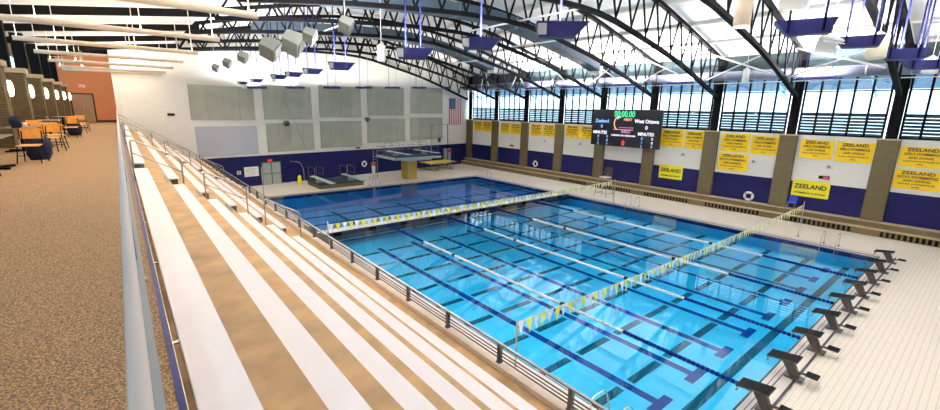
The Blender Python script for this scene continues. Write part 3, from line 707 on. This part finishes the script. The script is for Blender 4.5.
# ------------------------------------------------------------------ banners (on the window wall, text reads along -Y)
BN = [(19.75, 17.65, 4.68, 6.15, 'A'), (17.5, 15.92, 4.62, 6.12, 'A'), (19.5, 17.35, 1.75, 2.98, 'Z'),
      (14.55, 12.5, 4.66, 6.08, 'A'), (12.35, 10.55, 4.6, 6.02, 'A'), (14.6, 12.4, 3.12, 4.50, 'B'),
      (9.2, 7.3, 4.62, 5.93, 'A'), (7.15, 5.2, 4.55, 5.9, 'A'), (9.25, 7.05, 1.8, 2.98, 'Z'),
      (3.98, 2.0, 4.58, 5.82, 'A'), (4.0, 1.9, 3.2, 4.35, 'B'),
      (46.6, 44.8, 4.74, 6.05, 'C'), (44.7, 42.8, 4.72, 6.05, 'C'), (41.2, 39.4, 4.68, 5.98, 'C'), (39.3, 37.4, 4.66, 5.98, 'C'), (35.9, 34.0, 4.72, 6.02, 'C'), (33.9, 32.1, 4.72, 6.02, 'C'), (30.6, 28.7, 4.78, 6.10, 'C'), (28.6, 26.7, 4.76, 6.08, 'C')]
where = ['upper left of the pair right of the scoreboard', 'upper right of the pair just right of the scoreboard', 'low on the navy wall just right of the scoreboard',
         'upper left of three in the bay with the lifebuoy', 'upper right of three in the bay with the lifebuoy', 'below its neighbour in the bay with the lifebuoy',
         'upper left in the bay above the blue chair', 'upper right in the bay above the blue chair', 'bright, on the navy wall right behind the blue chair',
         'upper one of the last bay at the frame edge', 'lower one of the last bay at the frame edge',
         'in the far corner bay, left one', 'in the far corner bay, right one', 'second bay from the far corner, left one', 'second bay from the far corner, right one', 'third bay from the far corner, left one', 'third bay from the far corner, right one', 'bay just left of the scoreboard, left one', 'bay just left of the scoreboard, right one']
for (ya, yb, z0, z1, kind), wh in zip(BN, where):
    yc = (ya+yb)/2; W = ya-yb; Hh = z1-z0
    r = empty('banner', 'yellow swim team banner, %s' % wh, 'banner', (WX-.04, yc, (z0+z1)/2), -PI/2, 'yellow banners on the window wall')
    # slightly sagging cloth
    b = MB(); n = 8; vs = []; fs = []
    for i in range(n+1):
        t = i/n-.5; sag = (0 if kind == 'Z' else .05*(1-4*t*t)); bul = -.03-.03*math.cos(t*9)
        for zz, dz in ((-Hh/2, -sag), (Hh/2, -sag*.7)): vs += [(t*W, bul, zz+dz), (t*W, bul+.012, zz+dz)]
    for i in range(n):
        a = 4*i; c = a+4; fs += [(a, c, c+2, a+2), (a+1, a+3, c+3, c+1), (a, a+1, c+1, c), (a+2, c+2, c+3, a+3)]
    fs += [(0, 2, 3, 1), (4*n, 4*n+1, 4*n+3, 4*n+2)]
    b.add(vs, fs); b.build('cloth', 'brightyellow' if kind == 'Z' else 'yellow', r)
    def T(s, z, size, wmax):
        o = text('lettering', s, size, 'ink', r, (0, -.075, z*Hh), (PI/2, 0, 0), .003, bold=.022)
        est = len(s)*size*.60; o.scale = (min(1.6, wmax*W/est), 1, 1)
    if kind == 'Z': T('ZEELAND', .12, .44, .84); T('SWIMMING & DIVING', -.28, .18, .88)
    elif kind == 'B': T('ZEELAND', .34, .27, .7); T('BOYS SWIMMING', .12, .22, .86); T('AND DIVING', -.08, .20, .6); T('STATE CHAMPIONS', -.26, .13, .8); T('2008', -.42, .12, .2)
    else: T('ZEELAND', .33, .28, .68); T('GIRLS SWIMMING', .12, .21, .86); T('AND DIVING', -.07, .19, .58); T('CLASS A STATE RUNNER UP', -.24, .12, .9); T('2006', -.38, .11, .18)
# little wall fittings on the window wall
for y, z, lab in [(7.35, 4.05, 'small white wall camera below the banner pair above the blue chair'), (12.0, 3.95, 'small white wall camera beside the lower banner in the bay with the lifebuoy'), (17.5, 4.0, 'small white wall camera just right of the scoreboard'), (28.5, 4.1, 'small white wall camera in the bay left of the scoreboard'), (33.5, 4.1, 'small white wall camera in the third bay from the far corner'), (38.9, 4.1, 'small white wall camera in the second bay from the far corner')]:
    r = empty('wall_camera', lab, 'camera', (WX, y, z), -PI/2, 'small white cameras on the window wall')
    b = MB(); b.box(-.22, .22, -.16, 0, -.06, .04); b.build('bracket', 'offwhite', r); b = MB(); b.lathe([(.02, -.12), (.09, -.06), (.09, .08), (.03, .12)], (0, -.14, .04), 10); b.build('dome', 'grey', r)
for y, z, lab in [(7.5, 3.32, 'small black and red display on the window wall behind the blue chair'), (39.0, 3.2, 'small black and red display in the second bay from the far corner')]:
    r = empty('wall_display', lab, 'display', (WX, y, z), -PI/2); b = MB(); b.box(-.3, .3, -.08, 0, -.11, .11); b.build('housing', 'black', r); b = MB(); b.box(-.05, .24, -.085, -.08, -.05, .05); b.build('digits', 'exit', r)

# ------------------------------------------------------------------ pool-side equipment
# lifeguard chair
r = empty('lifeguard_chair', 'tall steel lifeguard chair on the deck behind the bulkhead end', 'chair', (33.9, 22.2, 0), -PI/2)
for sx in (-1, 1):
    for sy in (-1, 1):
        b = MB(); b.tube([(sx*.62, sy*.6, 0), (sx*.38, sy*.35, 1.75)], .028, 8); b.build('leg', 'steel', r, True)
b = MB(); b.box(-.4, .4, -.35, .4, 1.72, 1.80); b.build('seat', 'ivory', r, bevel=.02)
b = MB(); b.prism([(-.4, .36, 1.8), (-.4, .50, 2.6), (-.4, .56, 2.6), (-.4, .42, 1.8)], (.8, 0, 0)); b.build('backrest', 'brownmetal', r)
for s in (-1, 1): b = MB(); b.tube(fillet([(s*.42, -.35, 1.78), (s*.42, -.35, 2.1), (s*.42, .45, 2.15)], .08), .02, 6); b.build('armrest', 'steel', r, True)
for z in (.35, .75, 1.15): b = MB(); k = .62-.24*z/1.75; q = .6-.25*z/1.75; b.tube([(-k, -q, z), (k, -q, z)], .02, 6); b.build('rung', 'steel', r, True)
for s in (-1, 1): b = MB(); b.tube([(s*.58, -.55, .3), (s*.58, .55, .3)], .02, 6); b.build('side_brace', 'steel', r, True)
# pool ladders / grab rails
def grab(x, y, rz, label, grp='chrome grab rails at the pool edge', h=.8):
    r = empty('grab_rail', label, 'grab rail', (x, y, 0), rz, grp)
    b = MB(); b.tube(fillet([(-.75, 0, .0), (-.75, 0, h), (-.15, 0, h), (.1, 0, .2), (.1, 0, -.6)], .2, 5), .022, 8); b.build('bent_tube', 'chrome', r, True)
    b = MB(); b.cyl((-.75, 0, 0), (-.75, 0, .035), .06, n=12); b.build('anchor_collar', 'darksteel', r)
grab(XR+.02, 18.65, PI, 'chrome pool grab rail across the pool, left one below the scoreboard'); grab(XR+.02, 17.9, PI, 'chrome pool grab rail across the pool, right one below the scoreboard')
grab(XR+.02, 5.75, PI, 'chrome pool grab rail near the last starting block, left one'); grab(XR+.02, 5.05, PI, 'chrome pool grab rail near the last starting block, right one')
grab(XL-.02, 5.05, 0, 'chrome pool grab rail just beyond the front curb rail, left one', h=.85); grab(XL-.02, 4.35, 0, 'chrome pool grab rail just beyond the front curb rail, right one', h=.85)
grab(XR+.02, 36.9, PI, 'chrome grab rail at the far corner of the diving well, left one'); grab(XR+.02, 36.3, PI, 'chrome grab rail at the far corner of the diving well, right one')
grab(18.6, YF+.02, -PI/2, 'chrome grab rail between the low boards and the tower, left one'); grab(19.3, YF+.02, -PI/2, 'chrome grab rail between the low boards and the tower, right one')
# blue chair on the ledge
r = empty('plastic_chair', 'blue plastic chair standing on the stone ledge by a pilaster', 'chair', (37.95, 9.0, .84), -PI/2)
b = MB(); b.box(-.25, .25, -.22, .22, .40, .46); b.build('seat', 'blue_plastic', r, bevel=.02); b = MB(); b.prism([(-.25, .2, .44), (-.25, .3, .95), (-.25, .33, .95), (-.25, .24, .44)], (.5, 0, 0)); b.build('backrest', 'blue_plastic', r, bevel=.015)
for sx in (-1, 1):
    for sy in (-1, 1): b = MB(); b.cyl((sx*.24, sy*.22, 0), (sx*.2, sy*.18, .42), .018, n=8); b.build('leg', 'steel', r, True)
# near railing equipment: folded red reel beyond the rail
r = empty('rope_reel', 'lane rope reel with red handle beside the front rail of the stand', 'reel', (6.6, 20.2, 0), 0)
b = MB(); b.cyl((-.0, -.7, 1.15), (0, .7, 1.15), .30, n=16); b.build('drum', 'blockframe', r, True)
for s in (-1, 1):
    b = MB(); b.bar((-.4, s*.75, 0), (0, s*.75, 1.15), .06); b.bar((.4, s*.75, 0), (0, s*.75, 1.15), .06); b.build('side_frame', 'steel', r)
    b = MB(); b.cyl((0, s*.7, 1.15), (0, s*.74, 1.15), .55, n=20); b.build('side_disc', 'darksteel', r, True)
b = MB(); b.tube(fillet([(0, .78, 1.15), (0, .9, 1.7), (0, 1.1, 1.7)], .06), .03, 6); b.build('crank_handle', 'red', r, True)

# ------------------------------------------------------------------ diving area
def hoop(b, x, y0, y1, z0, z1, rr=.02):
    b.tube(fillet([(x, y0, z0), (x, y0, z1), (x, y1, z1), (x, y1, z0)], .12, 4), rr, 6); b.tube([(x, y0, (z0+z1)/2), (x, y1, (z0+z1)/2)], rr*.8, 6)
def board(x, yb, yt, z, label, grp, floor_z):
    """springboard running towards the water along -Y"""
    r = bpy.data.objects.new('diving_board', None); COL.objects.link(r); r.parent = grp; r.location = Vector((x, yb, floor_z))-grp.location
    b = MB(); b.box(-.26, .26, yt-yb, 0, z-floor_z-.05, z-floor_z); b.build('plank', 'board', r, bevel=.01)
    b = MB(); b.box(-.3, .3, -.5, -.1, 0, z-floor_z-.05); b.build('anchor_stand', 'darksteel', r)
    b = MB(); b.cyl((-.33, -1.9, z-floor_z-.13), (.33, -1.9, z-floor_z-.13), .08, n=10); b.box(-.3, .3, -2.05, -1.75, 0, z-floor_z-.15); b.build('fulcrum', 'grey', r)
    for s in (-1, 1):
        b = MB(); hoop(b, s*.40, -1.9, -.1, 0, z-floor_z+.95); b.build('guard_hoop', 'steel', r, True)
    return r
# low platform with two boards
r = empty('low_diving_platform', 'low olive-edged blue platform carrying the two low diving boards', 'platform', (13.7, 39.1, 0))
b = MB(); b.box(.1, 4.5, .1, 3.4, 0, .38); b.build('plinth', 'darkolive', r); b = MB(); b.box(0, 4.6, 0, 3.4, .38, .47); b.build('deck_mat', 'mat_blue', r)
board(14.2, 42.2, 36.9, .86, '', r, .47); board(17.3, 42.0, 37.0, .86, '', r, .47)
# tower
r = empty('diving_tower', 'raised diving platform slab on a thick olive pedestal', 'diving tower', (24.4, 40.2, 0))
b = MB(); b.box(-.75, .45, -.4, 1.0, 0, 2.15, (-.05, 0)); b.build('pedestal', 'olive', r, bevel=.04)
b = MB(); b.prism([(-3.2, -2.0, 2.35), (2.5, -2.0, 2.35), (2.5, 2.2, 2.35), (-3.2, 2.2, 2.35)], (0, 0, .22)); b.prism([(-1.6, -1.2, 2.1), (1.8, -1.2, 2.1), (1.8, 1.6, 2.1), (-1.6, 1.6, 2.1)], (0, 0, .25)); b.build('slab', 'platedge', r)
b = MB(); b.box(-3.0, 2.4, -1.8, 2.1, 2.57, 2.60); b.build('deck_mat', 'mat_blue', r)
b = MB()
for xa in (-3.1, 2.4): hoop(b, xa, -1.6, 2.1, 2.57, 3.5)
b.tube([(-3.1, 2.1, 3.5), (2.4, 2.1, 3.5)], .02, 6); b.tube([(-3.1, 2.1, 3.05), (2.4, 2.1, 3.05)], .02, 6)
for i in range(1, 7): b.tube([(-3.1+5.5*i/7, 2.1, 2.57), (-3.1+5.5*i/7, 2.1, 3.5)], .02, 6)
b.build('guard_rail', 'steel', r, True)
b = MB(); b.tube([(-3.6, 2.0, 0), (-3.6, 2.0, 3.4)], .025, 6); b.tube([(-3.15, 2.0, 0), (-3.15, 2.0, 3.4)], .025, 6)
for i in range(8): b.tube([(-3.6, 2.0, .3+i*.3), (-3.15, 2.0, .3+i*.3)], .02, 6)
b.build('ladder', 'steel', r, True)
board(22.4, 42.0, 37.3, 3.0, '', r, 2.60); board(25.9, 42.0, 37.3, 3.0, '', r, 2.60)
# wet floor cones
def cone(x, y, label):
    r = empty('floor_cone', label, 'cone', (x, y, 0), 0, 'bright yellow floor cones')
    b = MB(); b.prism([(-.3, -.28, 0), (.3, -.28, 0), (.3, .28, 0), (-.3, .28, 0)], (0, 0, .05)); b.build('base', 'brightyellow', r)
    b = MB(); b.lathe([(.26, .05), (.2, .4), (.16, .7), (.10, .85), (.03, .9)], n=14); b.build('body', 'brightyellow', r, True)
cone(13.2, 43.0, 'bright yellow floor cone between the grey double door and the low boards'); cone(27.3, 44.6, 'bright yellow floor cone behind the olive tower pedestal')
# hose / wall rail by the door
r = empty('wall_hose', 'dark bent hose bracket on the navy wall right of the grey double door', 'hose', onback(13.0, 0, .1), BWR)
b = MB(); b.tube(fillet([(0, -.05, 2.1), (.8, -.3, 2.0), (1.1, -.3, 1.2), (1.1, -.3, .1)], .4, 6), .04, 8); b.build('hose', 'grey', r, True)
b = MB(); b.box(-.1, .1, -.08, .09, 2.0, 2.2); b.build('bracket', 'darksteel', r)
# rescue post with red and white sleeve
r = empty('rescue_post', 'post with red-topped white sleeve standing behind the pool edge grab rails', 'rescue equipment', (20.3, 41.2, 0))
b = MB(); b.cyl((0, 0, 0), (0, 0, 1.9), .03, n=8); b.build('post', 'steel', r, True); b = MB(); b.lathe([(.06, .6), (.16, .8), (.18, 1.3), (.16, 1.6), (.05, 1.7)], n=12); b.build('sleeve', 'offwhite', r, True)
b = MB(); b.lathe([(.10, 1.55), (.22, 1.62), (.22, 1.85), (.08, 1.95)], n=12); b.build('cap', 'red', r, True)
# trampoline with harness rig
r = empty('trampoline', 'yellow-bedded trampoline on folding legs beside the end wall', 'trampoline', (31.1, 44.8, 0), .12)
b = MB(); b.box(-2.1, 2.1, -1.15, 1.15, .95, 1.0); b.build('bed', 'tramp', r)
b = MB(); b.tube([(-2.3, -1.3, .95), (2.3, -1.3, .95), (2.3, 1.3, .95), (-2.3, 1.3, .95)], .05, 8, True); b.build('frame', 'steel', r, True)
for sx in (-1, 1):
    for sy in (-1, 1):
        b = MB(); b.tube(fillet([(sx*1.9, sy*1.25, .95), (sx*1.2, sy*1.25, .05), (sx*.5, sy*1.25, .95)], .1), .03, 6); b.build('leg', 'darksteel', r, True)
b = MB()
for x in (-1.5, 1.5): b.tube([(x, -1.3, .05), (x, 1.3, .05)], .03, 6)
b.build('cross_tube', 'darksteel', r, True)
r = empty('harness_rig', 'tall thin spotting frame of two posts and a top bar over the trampoline', 'frame', (32.3, 46.2, 0), .1)
for s in (-1.45, 1.35): b = MB(); b.cyl((s, 0, 0), (s, 0, 5.6), .04, n=8); b.build('post', 'navy_rod' if s > 0 else 'grey', r, True)
b = MB(); b.cyl((-1.5, 0, 5.6), (1.4, 0, 5.6), .04, n=8); b.build('top_bar', 'grey', r, True)
b = MB(); b.cyl((-.1, 0, 5.6), (-.1, 0, 3.9), .015, n=5); b.build('harness_rope', 'grey', r); b = MB(); b.lathe([(.05, 3.3), (.2, 3.4), (.22, 3.7), (.08, 3.95)], (-.1, 0, 0), 10); b.build('harness_pouch', 'darksteel', r, True)
r = empty('wall_cabinet', 'grey and red wall cabinet on the navy wall behind the trampoline', 'cabinet', onback(34.5, .2), BWR)
b = MB(); b.box(-.7, .5, -.3, -.01, .0, 2.1); b.build('body', 'grey', r); b = MB(); b.box(-.1, .45, -.31, -.3, 1.6, 2.05); b.build('red_label', 'red', r)

# ------------------------------------------------------------------ hanging lamps
def uplight(x, y, z, s, label, rz=0, rods=((-.35, 0), (.35, 0)), energy=700, ztop=None, name='hanging_uplight', grp='navy uplights hung from the roof'):
    """navy angled trough hung on rods; the lamp faces the roof"""
    r = empty(name, label, 'light fixture', (x, y, z), rz, grp)
    # trough: flat keel, flared sides, open top
    L, W, H = .86*s, .42*s, .46*s
    b = MB(); P = [(-L*.85, -W*.6, 0), (L*.5, -W*.6, 0), (L*.5, W*.6, 0), (-L*.85, W*.6, 0)]; Q = [(-L, -W, H), (L, -W, H), (L, W, H), (-L, W, H)]
    b.add(P+Q, [(0, 3, 2, 1), (0, 1, 5, 4), (1, 2, 6, 5), (2, 3, 7, 6), (3, 0, 4, 7)])
    b.add([(p[0]*.95, p[1]*.95, p[2]+.02) for p in P]+[(q[0]*.96, q[1]*.96, q[2]) for q in Q], [(0, 1, 2, 3), (0, 4, 5, 1), (1, 5, 6, 2), (2, 6, 7, 3), (3, 7, 4, 0)])
    b.build('housing', 'navy', r)
    b = MB(); b.box(-L*.5, L*.4, -W*.4, W*.4, .03, .06); b.build('reflector', 'grey', r)
    b = MB(); b.box(-L*.95, -L*.62, -W*1.02, -W*.75, H*.1, H*.85); b.build('ballast_box', 'grey', r)
    zt_ = (zt(x) if x > 4.4 else 11.5)-z
    for (dx, dy) in rods:
        b = MB(); b.cyl((dx*s, dy*s, .03), (dx*s, dy*s, zt_), .028, n=6); b.build('rod', 'navy_rod', r, True)
    if energy:
        Lt = bpy.data.lights.new('lamp', 'AREA'); Lt.shape = 'RECTANGLE'; Lt.size = L*1.7; Lt.size_y = W*.9; Lt.energy = energy; Lt.color = (1, .965, .92)
        o = bpy.data.objects.new('lamp', Lt); COL.objects.link(o); o.parent = r; o.location = (0, 0, H); o.rotation_euler = (PI, 0, 0)
    return r
RY = [7.2, 10.2, 13.9, 20.5, 24.4, 27.7, 30.8, 36.8, 41.5]
RX = 8.6
posn = ['largest of the row along the stand', 'second of the row along the stand', 'third of the row along the stand', 'fourth in the row along the stand', 'fifth in the row along the stand', 'sixth in the row along the stand', 'seventh in the row along the stand', 'eighth in the row along the stand', 'last of the row along the stand']
for i, y in enumerate(RY):
    uplight(RX, y, 9.25, [.72, .68, .78, .72, .62, .6, .6, .55, .5][i], 'navy trough light on blue rods, %s' % posn[i], rz=[-.75, -.65, -.5, -.35, -.2, -.1, 0, 0, 0][i], rods=((.0, .47), ) if i < 2 else ((-.4, .47), (.3, .47)), energy=720 if i < 4 else 300)
for i, (x, y, z, s, rz) in enumerate([(12.3, 3.3, 9.30, .66, 1.9), (15.9, 3.0, 9.36, .62, 1.9), (20.0, 2.6, 9.36, .7, 1.9), (24.3, 2.5, 9.36, .7, 1.9)]):
    uplight(x, y, z, s, 'navy trough light on blue rods over the starting end, %s from the stand' % ordn[i], rz=rz, rods=((-.5, .47), (.45, .47), (-.05, -.47)), energy=720)
# wall-side row of flat twin lamps
BX = [9.73, 10.57, 13.14, 13.98, 16.73, 17.56, 20.16, 21.07, 23.57, 24.45, 27.04, 27.9, 31.28, 34.2]
for i, x in enumerate(BX):
    r = empty('slim_pendant', 'slim navy box light hung before the end wall, %s' % ['in the first pair', 'in the second pair', 'in the third pair', 'in the fourth pair', 'in the fifth pair', 'in the sixth pair', 'beyond the sixth pair'][i//2]+(', left one' if i % 2 == 0 else ', right one'), 'light fixture', (x, 43.5, 9.12+.045*(x-9.7)), 0, 'slim navy lights before the end wall')
    b = MB(); b.box(-.37, .37, -.3, .3, -.13, .08); b.build('housing', 'navy', r, bevel=.02)
    b = MB(); b.cyl((-.0, 0, .08), (-.0, 0, zt(x)-9.12-.045*(x-9.7)), .02, n=5); b.build('rod', 'grey' if i % 2 else 'navy_rod', r)
    if i % 2 == 0:
        Lt = bpy.data.lights.new('lamp', 'AREA'); Lt.size = .5; Lt.energy = 90; Lt.color = (1, .96, .9)
        o = bpy.data.objects.new('lamp', Lt); COL.objects.link(o); o.parent = r; o.location = (0, 0, .10); o.rotation_euler = (PI, 0, 0)
for i, y in enumerate([8.4, 17.4, 22.8, 28.2, 33.5]):
    r = empty('slim_pendant', 'slim navy light under the round duct along the windows, %s from the near end' % ordn[i], 'light fixture', (35.9, y, 9.95), PI/2, 'slim navy lights by the window wall')
    b = MB(); b.box(-1.0, 1.0, -.3, .3, -.06, .10); b.build('housing', 'navy', r, bevel=.02)
    for s in (-.7, .7): b = MB(); b.cyl((s, 0, .1), (s, 0, zt(35.9)-9.95), .022, n=5); b.build('rod', 'navy_rod', r)
    Lt = bpy.data.lights.new('lamp', 'AREA'); Lt.shape = 'RECTANGLE'; Lt.size = 1.6; Lt.size_y = .4; Lt.energy = 1100; Lt.color = (1, .97, .93)
    o = bpy.data.objects.new('lamp', Lt); COL.objects.link(o); o.parent = r; o.location = (0, 0, .12); o.rotation_euler = (PI, 0, 0)
# grey speaker boxes
SP = [(6.65, 41.5, 10.45, .55, 'smallest, nearest the end wall'), (6.65, 36.7, 10.5, .6, 'second from the end wall'), (6.6, 31.4, 10.5, .62, 'third from the end wall'), (6.4, 24.4, 10.35, .95, 'left of the big joined pair'), (7.1, 22.9, 10.55, 1.0, 'right of the big joined pair'), (7.3, 21.0, 10.7, .62, 'tucked behind the big pair'), (7.0, 16.2, 10.5, .55, 'alone, nearest the camera')]
for x, y, z, s, lab in SP:
    r = empty('hanging_speaker', 'grey angular speaker hung over the front of the stand, %s' % lab, 'speaker', (x, y, z), 0, 'grey hanging speakers')
    b = MB(); A = [(-.42, -.3, -.5), (.42, -.3, -.5), (.32, .42, -.28), (-.32, .42, -.28), (-.42, -.52, .32), (.42, -.52, .32), (.32, .25, .5), (-.32, .25, .5)]
    rot = Matrix.Rotation(.7, 3, 'Z') @ Matrix.Rotation(-.75, 3, 'Y') @ Matrix.Rotation(.25, 3, 'X')
    b.add([tuple(rot @ (Vector(a)*s*1.05)) for a in A], [(0, 3, 2, 1), (4, 5, 6, 7), (0, 1, 5, 4), (1, 2, 6, 5), (2, 3, 7, 6), (3, 0, 4, 7)]); b.build('cabinet', 'spk', r, bevel=.02)
    b = MB(); g = [(-.36, -.35, -.44), (.36, -.35, -.44), (.36, -.53, .24), (-.36, -.53, .24)]; gg = [tuple(rot @ (Vector(a)*s*1.05)) for a in g]
    d = rot @ Vector((0, -.03*s, -.01)); b.prism(gg, d); b.build('grille', 'darksteel', r)
    b = MB(); b.cyl((0, 0, .4*s), (0, 0, zt(x)-z), .02, n=5); b.build('cable', 'navy_rod' if s > .56 else 'grey', r)
# cylinder pendants
CP = [(11.5, 22.0, 10.0, .23, .85, 'ivory', 'ivory cylinder pendant left of the third blue trough light'), (8.9, 42.6, 8.95, .22, .7, 'ivory', 'small ivory cylinder pendant in front of the first grey wall panel'), (10.3, 3.85, 9.30, .16, .55, 'fixtan', 'large tan cylinder pendant with a glowing end at the top of the picture'), (19.0, 3.05, 9.35, .26, .75, 'ivory', 'ivory cylinder pendant among the blue rods over the starting end'), (28.0, 2.6, 9.45, .26, .7, 'white', 'white cylinder pendant at the right edge over the starting end'), (33.0, 11.6, 9.7, .2, .85, 'white', 'small white cylinder pendant by the window wall'), (10.6, 39.5, 9.5, .16, .6, 'ivory', 'tiny ivory cylinder pendant above the second wall panel')]
for x, y, z, rad, h, mm, lab in CP:
    r = empty('cylinder_pendant', lab, 'pendant lamp', (x, y, z), 0, 'cylinder pendants')
    b = MB(); b.lathe([(rad*.96, 0), (rad, .04), (rad, h-.05), (rad*.5, h), (.03, h+.08)], n=18); b.build('shade', mm, r, True)
    b = MB(); b.cyl((0, 0, -.012), (0, 0, 0), rad*.85, n=18); b.build('lens', 'lens' if mm == 'fixtan' else 'white', r)
    b = MB(); b.cyl((0, 0, h), (0, 0, zt(x)-z), .012, n=5); b.build('cord', 'white', r)
# crumpled white reflector lamps among the trusses
for x, y, z, s, lab in [(13.8, 3.1, 9.15, .42, 'white folded-metal reflector hung between the two big navy troughs'), (10.9, 3.1, 9.75, .5, 'white and grey folded-metal reflector above the first navy trough')]:
    r = empty('reflector_lamp', lab, 'light fixture', (x, y, z), .4)
    b = MB(); n = 7
    for i in range(n):
        a = -1.3+2.6*i/(n-1); c = -1.3+2.6*(i+.8)/(n-1)
        b.add([(s*math.sin(a), -.5*s, s*.5*math.cos(a)), (s*math.sin(c), -.45*s, s*.5*math.cos(c)-.05), (s*1.2*math.sin(c), .5*s, s*.65*math.cos(c)), (s*1.2*math.sin(a), .5*s, s*.65*math.cos(a)+.06)], [(0, 1, 2, 3)])
    o = b.build('folded_reflector', 'white', r); o.modifiers.new('s', 'SOLIDIFY').thickness = .03
    b = MB(); b.cyl((0, 0, .5*s), (0, 0, zt(x)-z), .015, n=5); b.build('cord', 'white', r)
# loose line hanging down the end wall
b = MB(); b.tube([(13.0, bw(13)-.6, 10.5), (12.6, bw(12.6)-.4, 8.0), (13.6, bw(13.6)-.3, 6.0), (14.6, bw(14.6)-.2, 3.2)], .012, 5)
tag(b.build('loose_cable', 'darksteel'), 'thin dark cable hanging slantwise across the second column of wall panels', 'cable')

# ------------------------------------------------------------------ concourse tables and chairs
def make_chair():
    r = empty('cafe_chair', '', 'chair', (0, 0, 0), 0, 'orange plywood cafe chairs')
    b = MB(); b.prism([(-.22, -.21, .43), (.22, -.21, .43), (.20, .20, .45), (-.20, .20, .45)], (0, 0, .02)); b.build('seat', 'wood', r, bevel=.01)
    b = MB(); n = 6; vs = []; fs = []
    for i in range(n+1):
        t = i/n-.5; y = .24-.05*(1-4*t*t)*-1
        for z in (.60, .86): vs += [(t*.44, y+(.0 if z < .7 else .05), z), (t*.44, y+.015+(.0 if z < .7 else .05), z)]
    for i in range(n): a = 4*i; c = a+4; fs += [(a, c, c+2, a+2), (a+1, a+3, c+3, c+1), (a, a+1, c+1, c), (a+2, c+2, c+3, a+3)]
    fs += [(0, 2, 3, 1), (4*n, 4*n+1, 4*n+3, 4*n+2)]
    b.add(vs, fs); b.build('backrest', 'wood', r)
    for s in (-1, 1):
        b = MB(); b.tube([(s*.19, -.16, .43), (s*.23, -.24, 0)], .013, 6); b.build('leg', 'black', r)
        b = MB(); b.tube([(s*.23, .30, 0), (s*.19, .22, .45), (s*.19, .28, .80)], .013, 6); b.build('leg', 'black', r)
    for yy in (-.2, .26): b = MB(); b.tube([(-.21, yy, .2), (.21, yy, .2)], .009, 5); b.build('cross_bar', 'black', r)
    return r
ch = make_chair()
CH = [(-1.85, 15.6, -.15, 'first chair by the walkway, beside the navy jacket'), (-2.35, 12.9, 2.9, 'at the left frame edge near the first table'), (-1.75, 18.9, -.3, 'pale-backed, by the second table'), (-1.75, 20.2, .4, 'by the second table behind the pale-backed one'), (-2.2, 20.6, 1.2, 'tucked in at the far end of the second table'), (-1.7, 26.3, -.2, 'by the third table'), (-2.3, 28.4, 1.7, 'at the far end of the third table'), (-1.55, 31.6, .2, 'on its own nearest the door'), (-2.4, 22.6, .3, 'against the piers behind the second table'), (-1.65, 29.6, .5, 'between the third and fourth tables')]
for i, (x, y, rz, lab) in enumerate(CH):
    l = 'orange plywood cafe chair, '+lab
    if i == 0: ch.location = (x, y, CZ); ch.rotation_euler = (0, 0, rz); ch['label'] = l
    else: copy_tree(ch, (x, y, CZ), rz, l)
for y, lab in [(14.6, 'dark cafe table nearest the camera by the brick piers'), (19.4, 'second dark cafe table from the camera'), (26.9, 'third dark cafe table from the camera'), (33.4, 'fourth dark cafe table, farthest along the concourse')]:
    r = empty('cafe_table', lab, 'table', (-2.45, y, CZ), 0, 'dark cafe tables along the concourse')
    b = MB(); b.box(-.38, .38, -.75, .75, .72, .75); b.build('tabletop', 'tabletop', r, bevel=.01)
    b = MB(); b.cyl((0, 0, .03), (0, 0, .72), .04, n=10); b.build('pillar', 'black', r, True); b = MB(); b.bar((-.35, -.35, .03), (.35, .35, .03), .06, .05); b.bar((-.35, .35, .03), (.35, -.35, .03), .06, .05); b.build('base', 'black', r)
def jacket(x, y, z, s, lab):
    b = MB(); n = 12
    prof = [(.20, 0), (.26, .15), (.27, .4), (.22, .62), (.08, .72)]
    for (a, zz), (c, z2) in zip(prof, prof[1:]): pass
    b.lathe([(p[0]*s, p[1]*s) for p in prof], n=n); b.v = [(v[0]*1.0+.02*math.sin(v[2]*19), v[1]*.75+.02*math.cos(v[0]*23), v[2]) for v in b.v]
    o = b.build('jacket', 'navycloth', None, True); o.location = (x, y, z); tag(o, lab, 'jacket', 'dark coats and bags on the concourse seats'); return o
jacket(-1.80, 16.45, CZ, 1.0, 'big navy coat bundled upright beside the first orange chair')
jacket(-2.45, 18.9, CZ+.75, .5, 'dark coat heaped on the second cafe table')
jacket(-1.7, 27.9, CZ, 1.0, 'blue coat standing on the floor beside the third table')
r = empty('paper_cup', 'white paper cup on the second cafe table', 'cup', (-2.35, 19.75, CZ+.75)); b = MB(); b.lathe([(.03, 0), (.045, .12)], n=12); b.build('cup_wall', 'white', r, True)

# ------------------------------------------------------------------ light and world
W = bpy.data.worlds.new('world'); SC.world = W; W.use_nodes = True
t = W.node_tree; bg = t.nodes['Background']; bg.inputs[0].default_value = (.84, .93, 1, 1); bg.inputs[1].default_value = 2.6
for (x, y0, y1, z0, z1, rx) in [(WX+.5, -.5, 47, 6.3, 10.2, 0)]:
    L = bpy.data.lights.new('window_portal', 'AREA'); L.shape = 'RECTANGLE'; L.size = z1-z0; L.size_y = y1-y0; L.cycles.is_portal = True
    o = bpy.data.objects.new('window_portal', L); COL.objects.link(o); o.location = (x, (y0+y1)/2, (z0+z1)/2); o.rotation_euler = (0, PI/2, 0)
SC.view_settings.view_transform = 'Standard'; SC.view_settings.look = 'None'; SC.view_settings.gamma = 1; SC.view_settings.use_curve_mapping = False
SC.view_settings.exposure = 0.72
SC.cycles.max_bounces = 10; SC.cycles.diffuse_bounces = 5; SC.cycles.transparent_max_bounces = 16; SC.cycles.sample_clamp_indirect = 8
SC.cycles.use_denoising = True
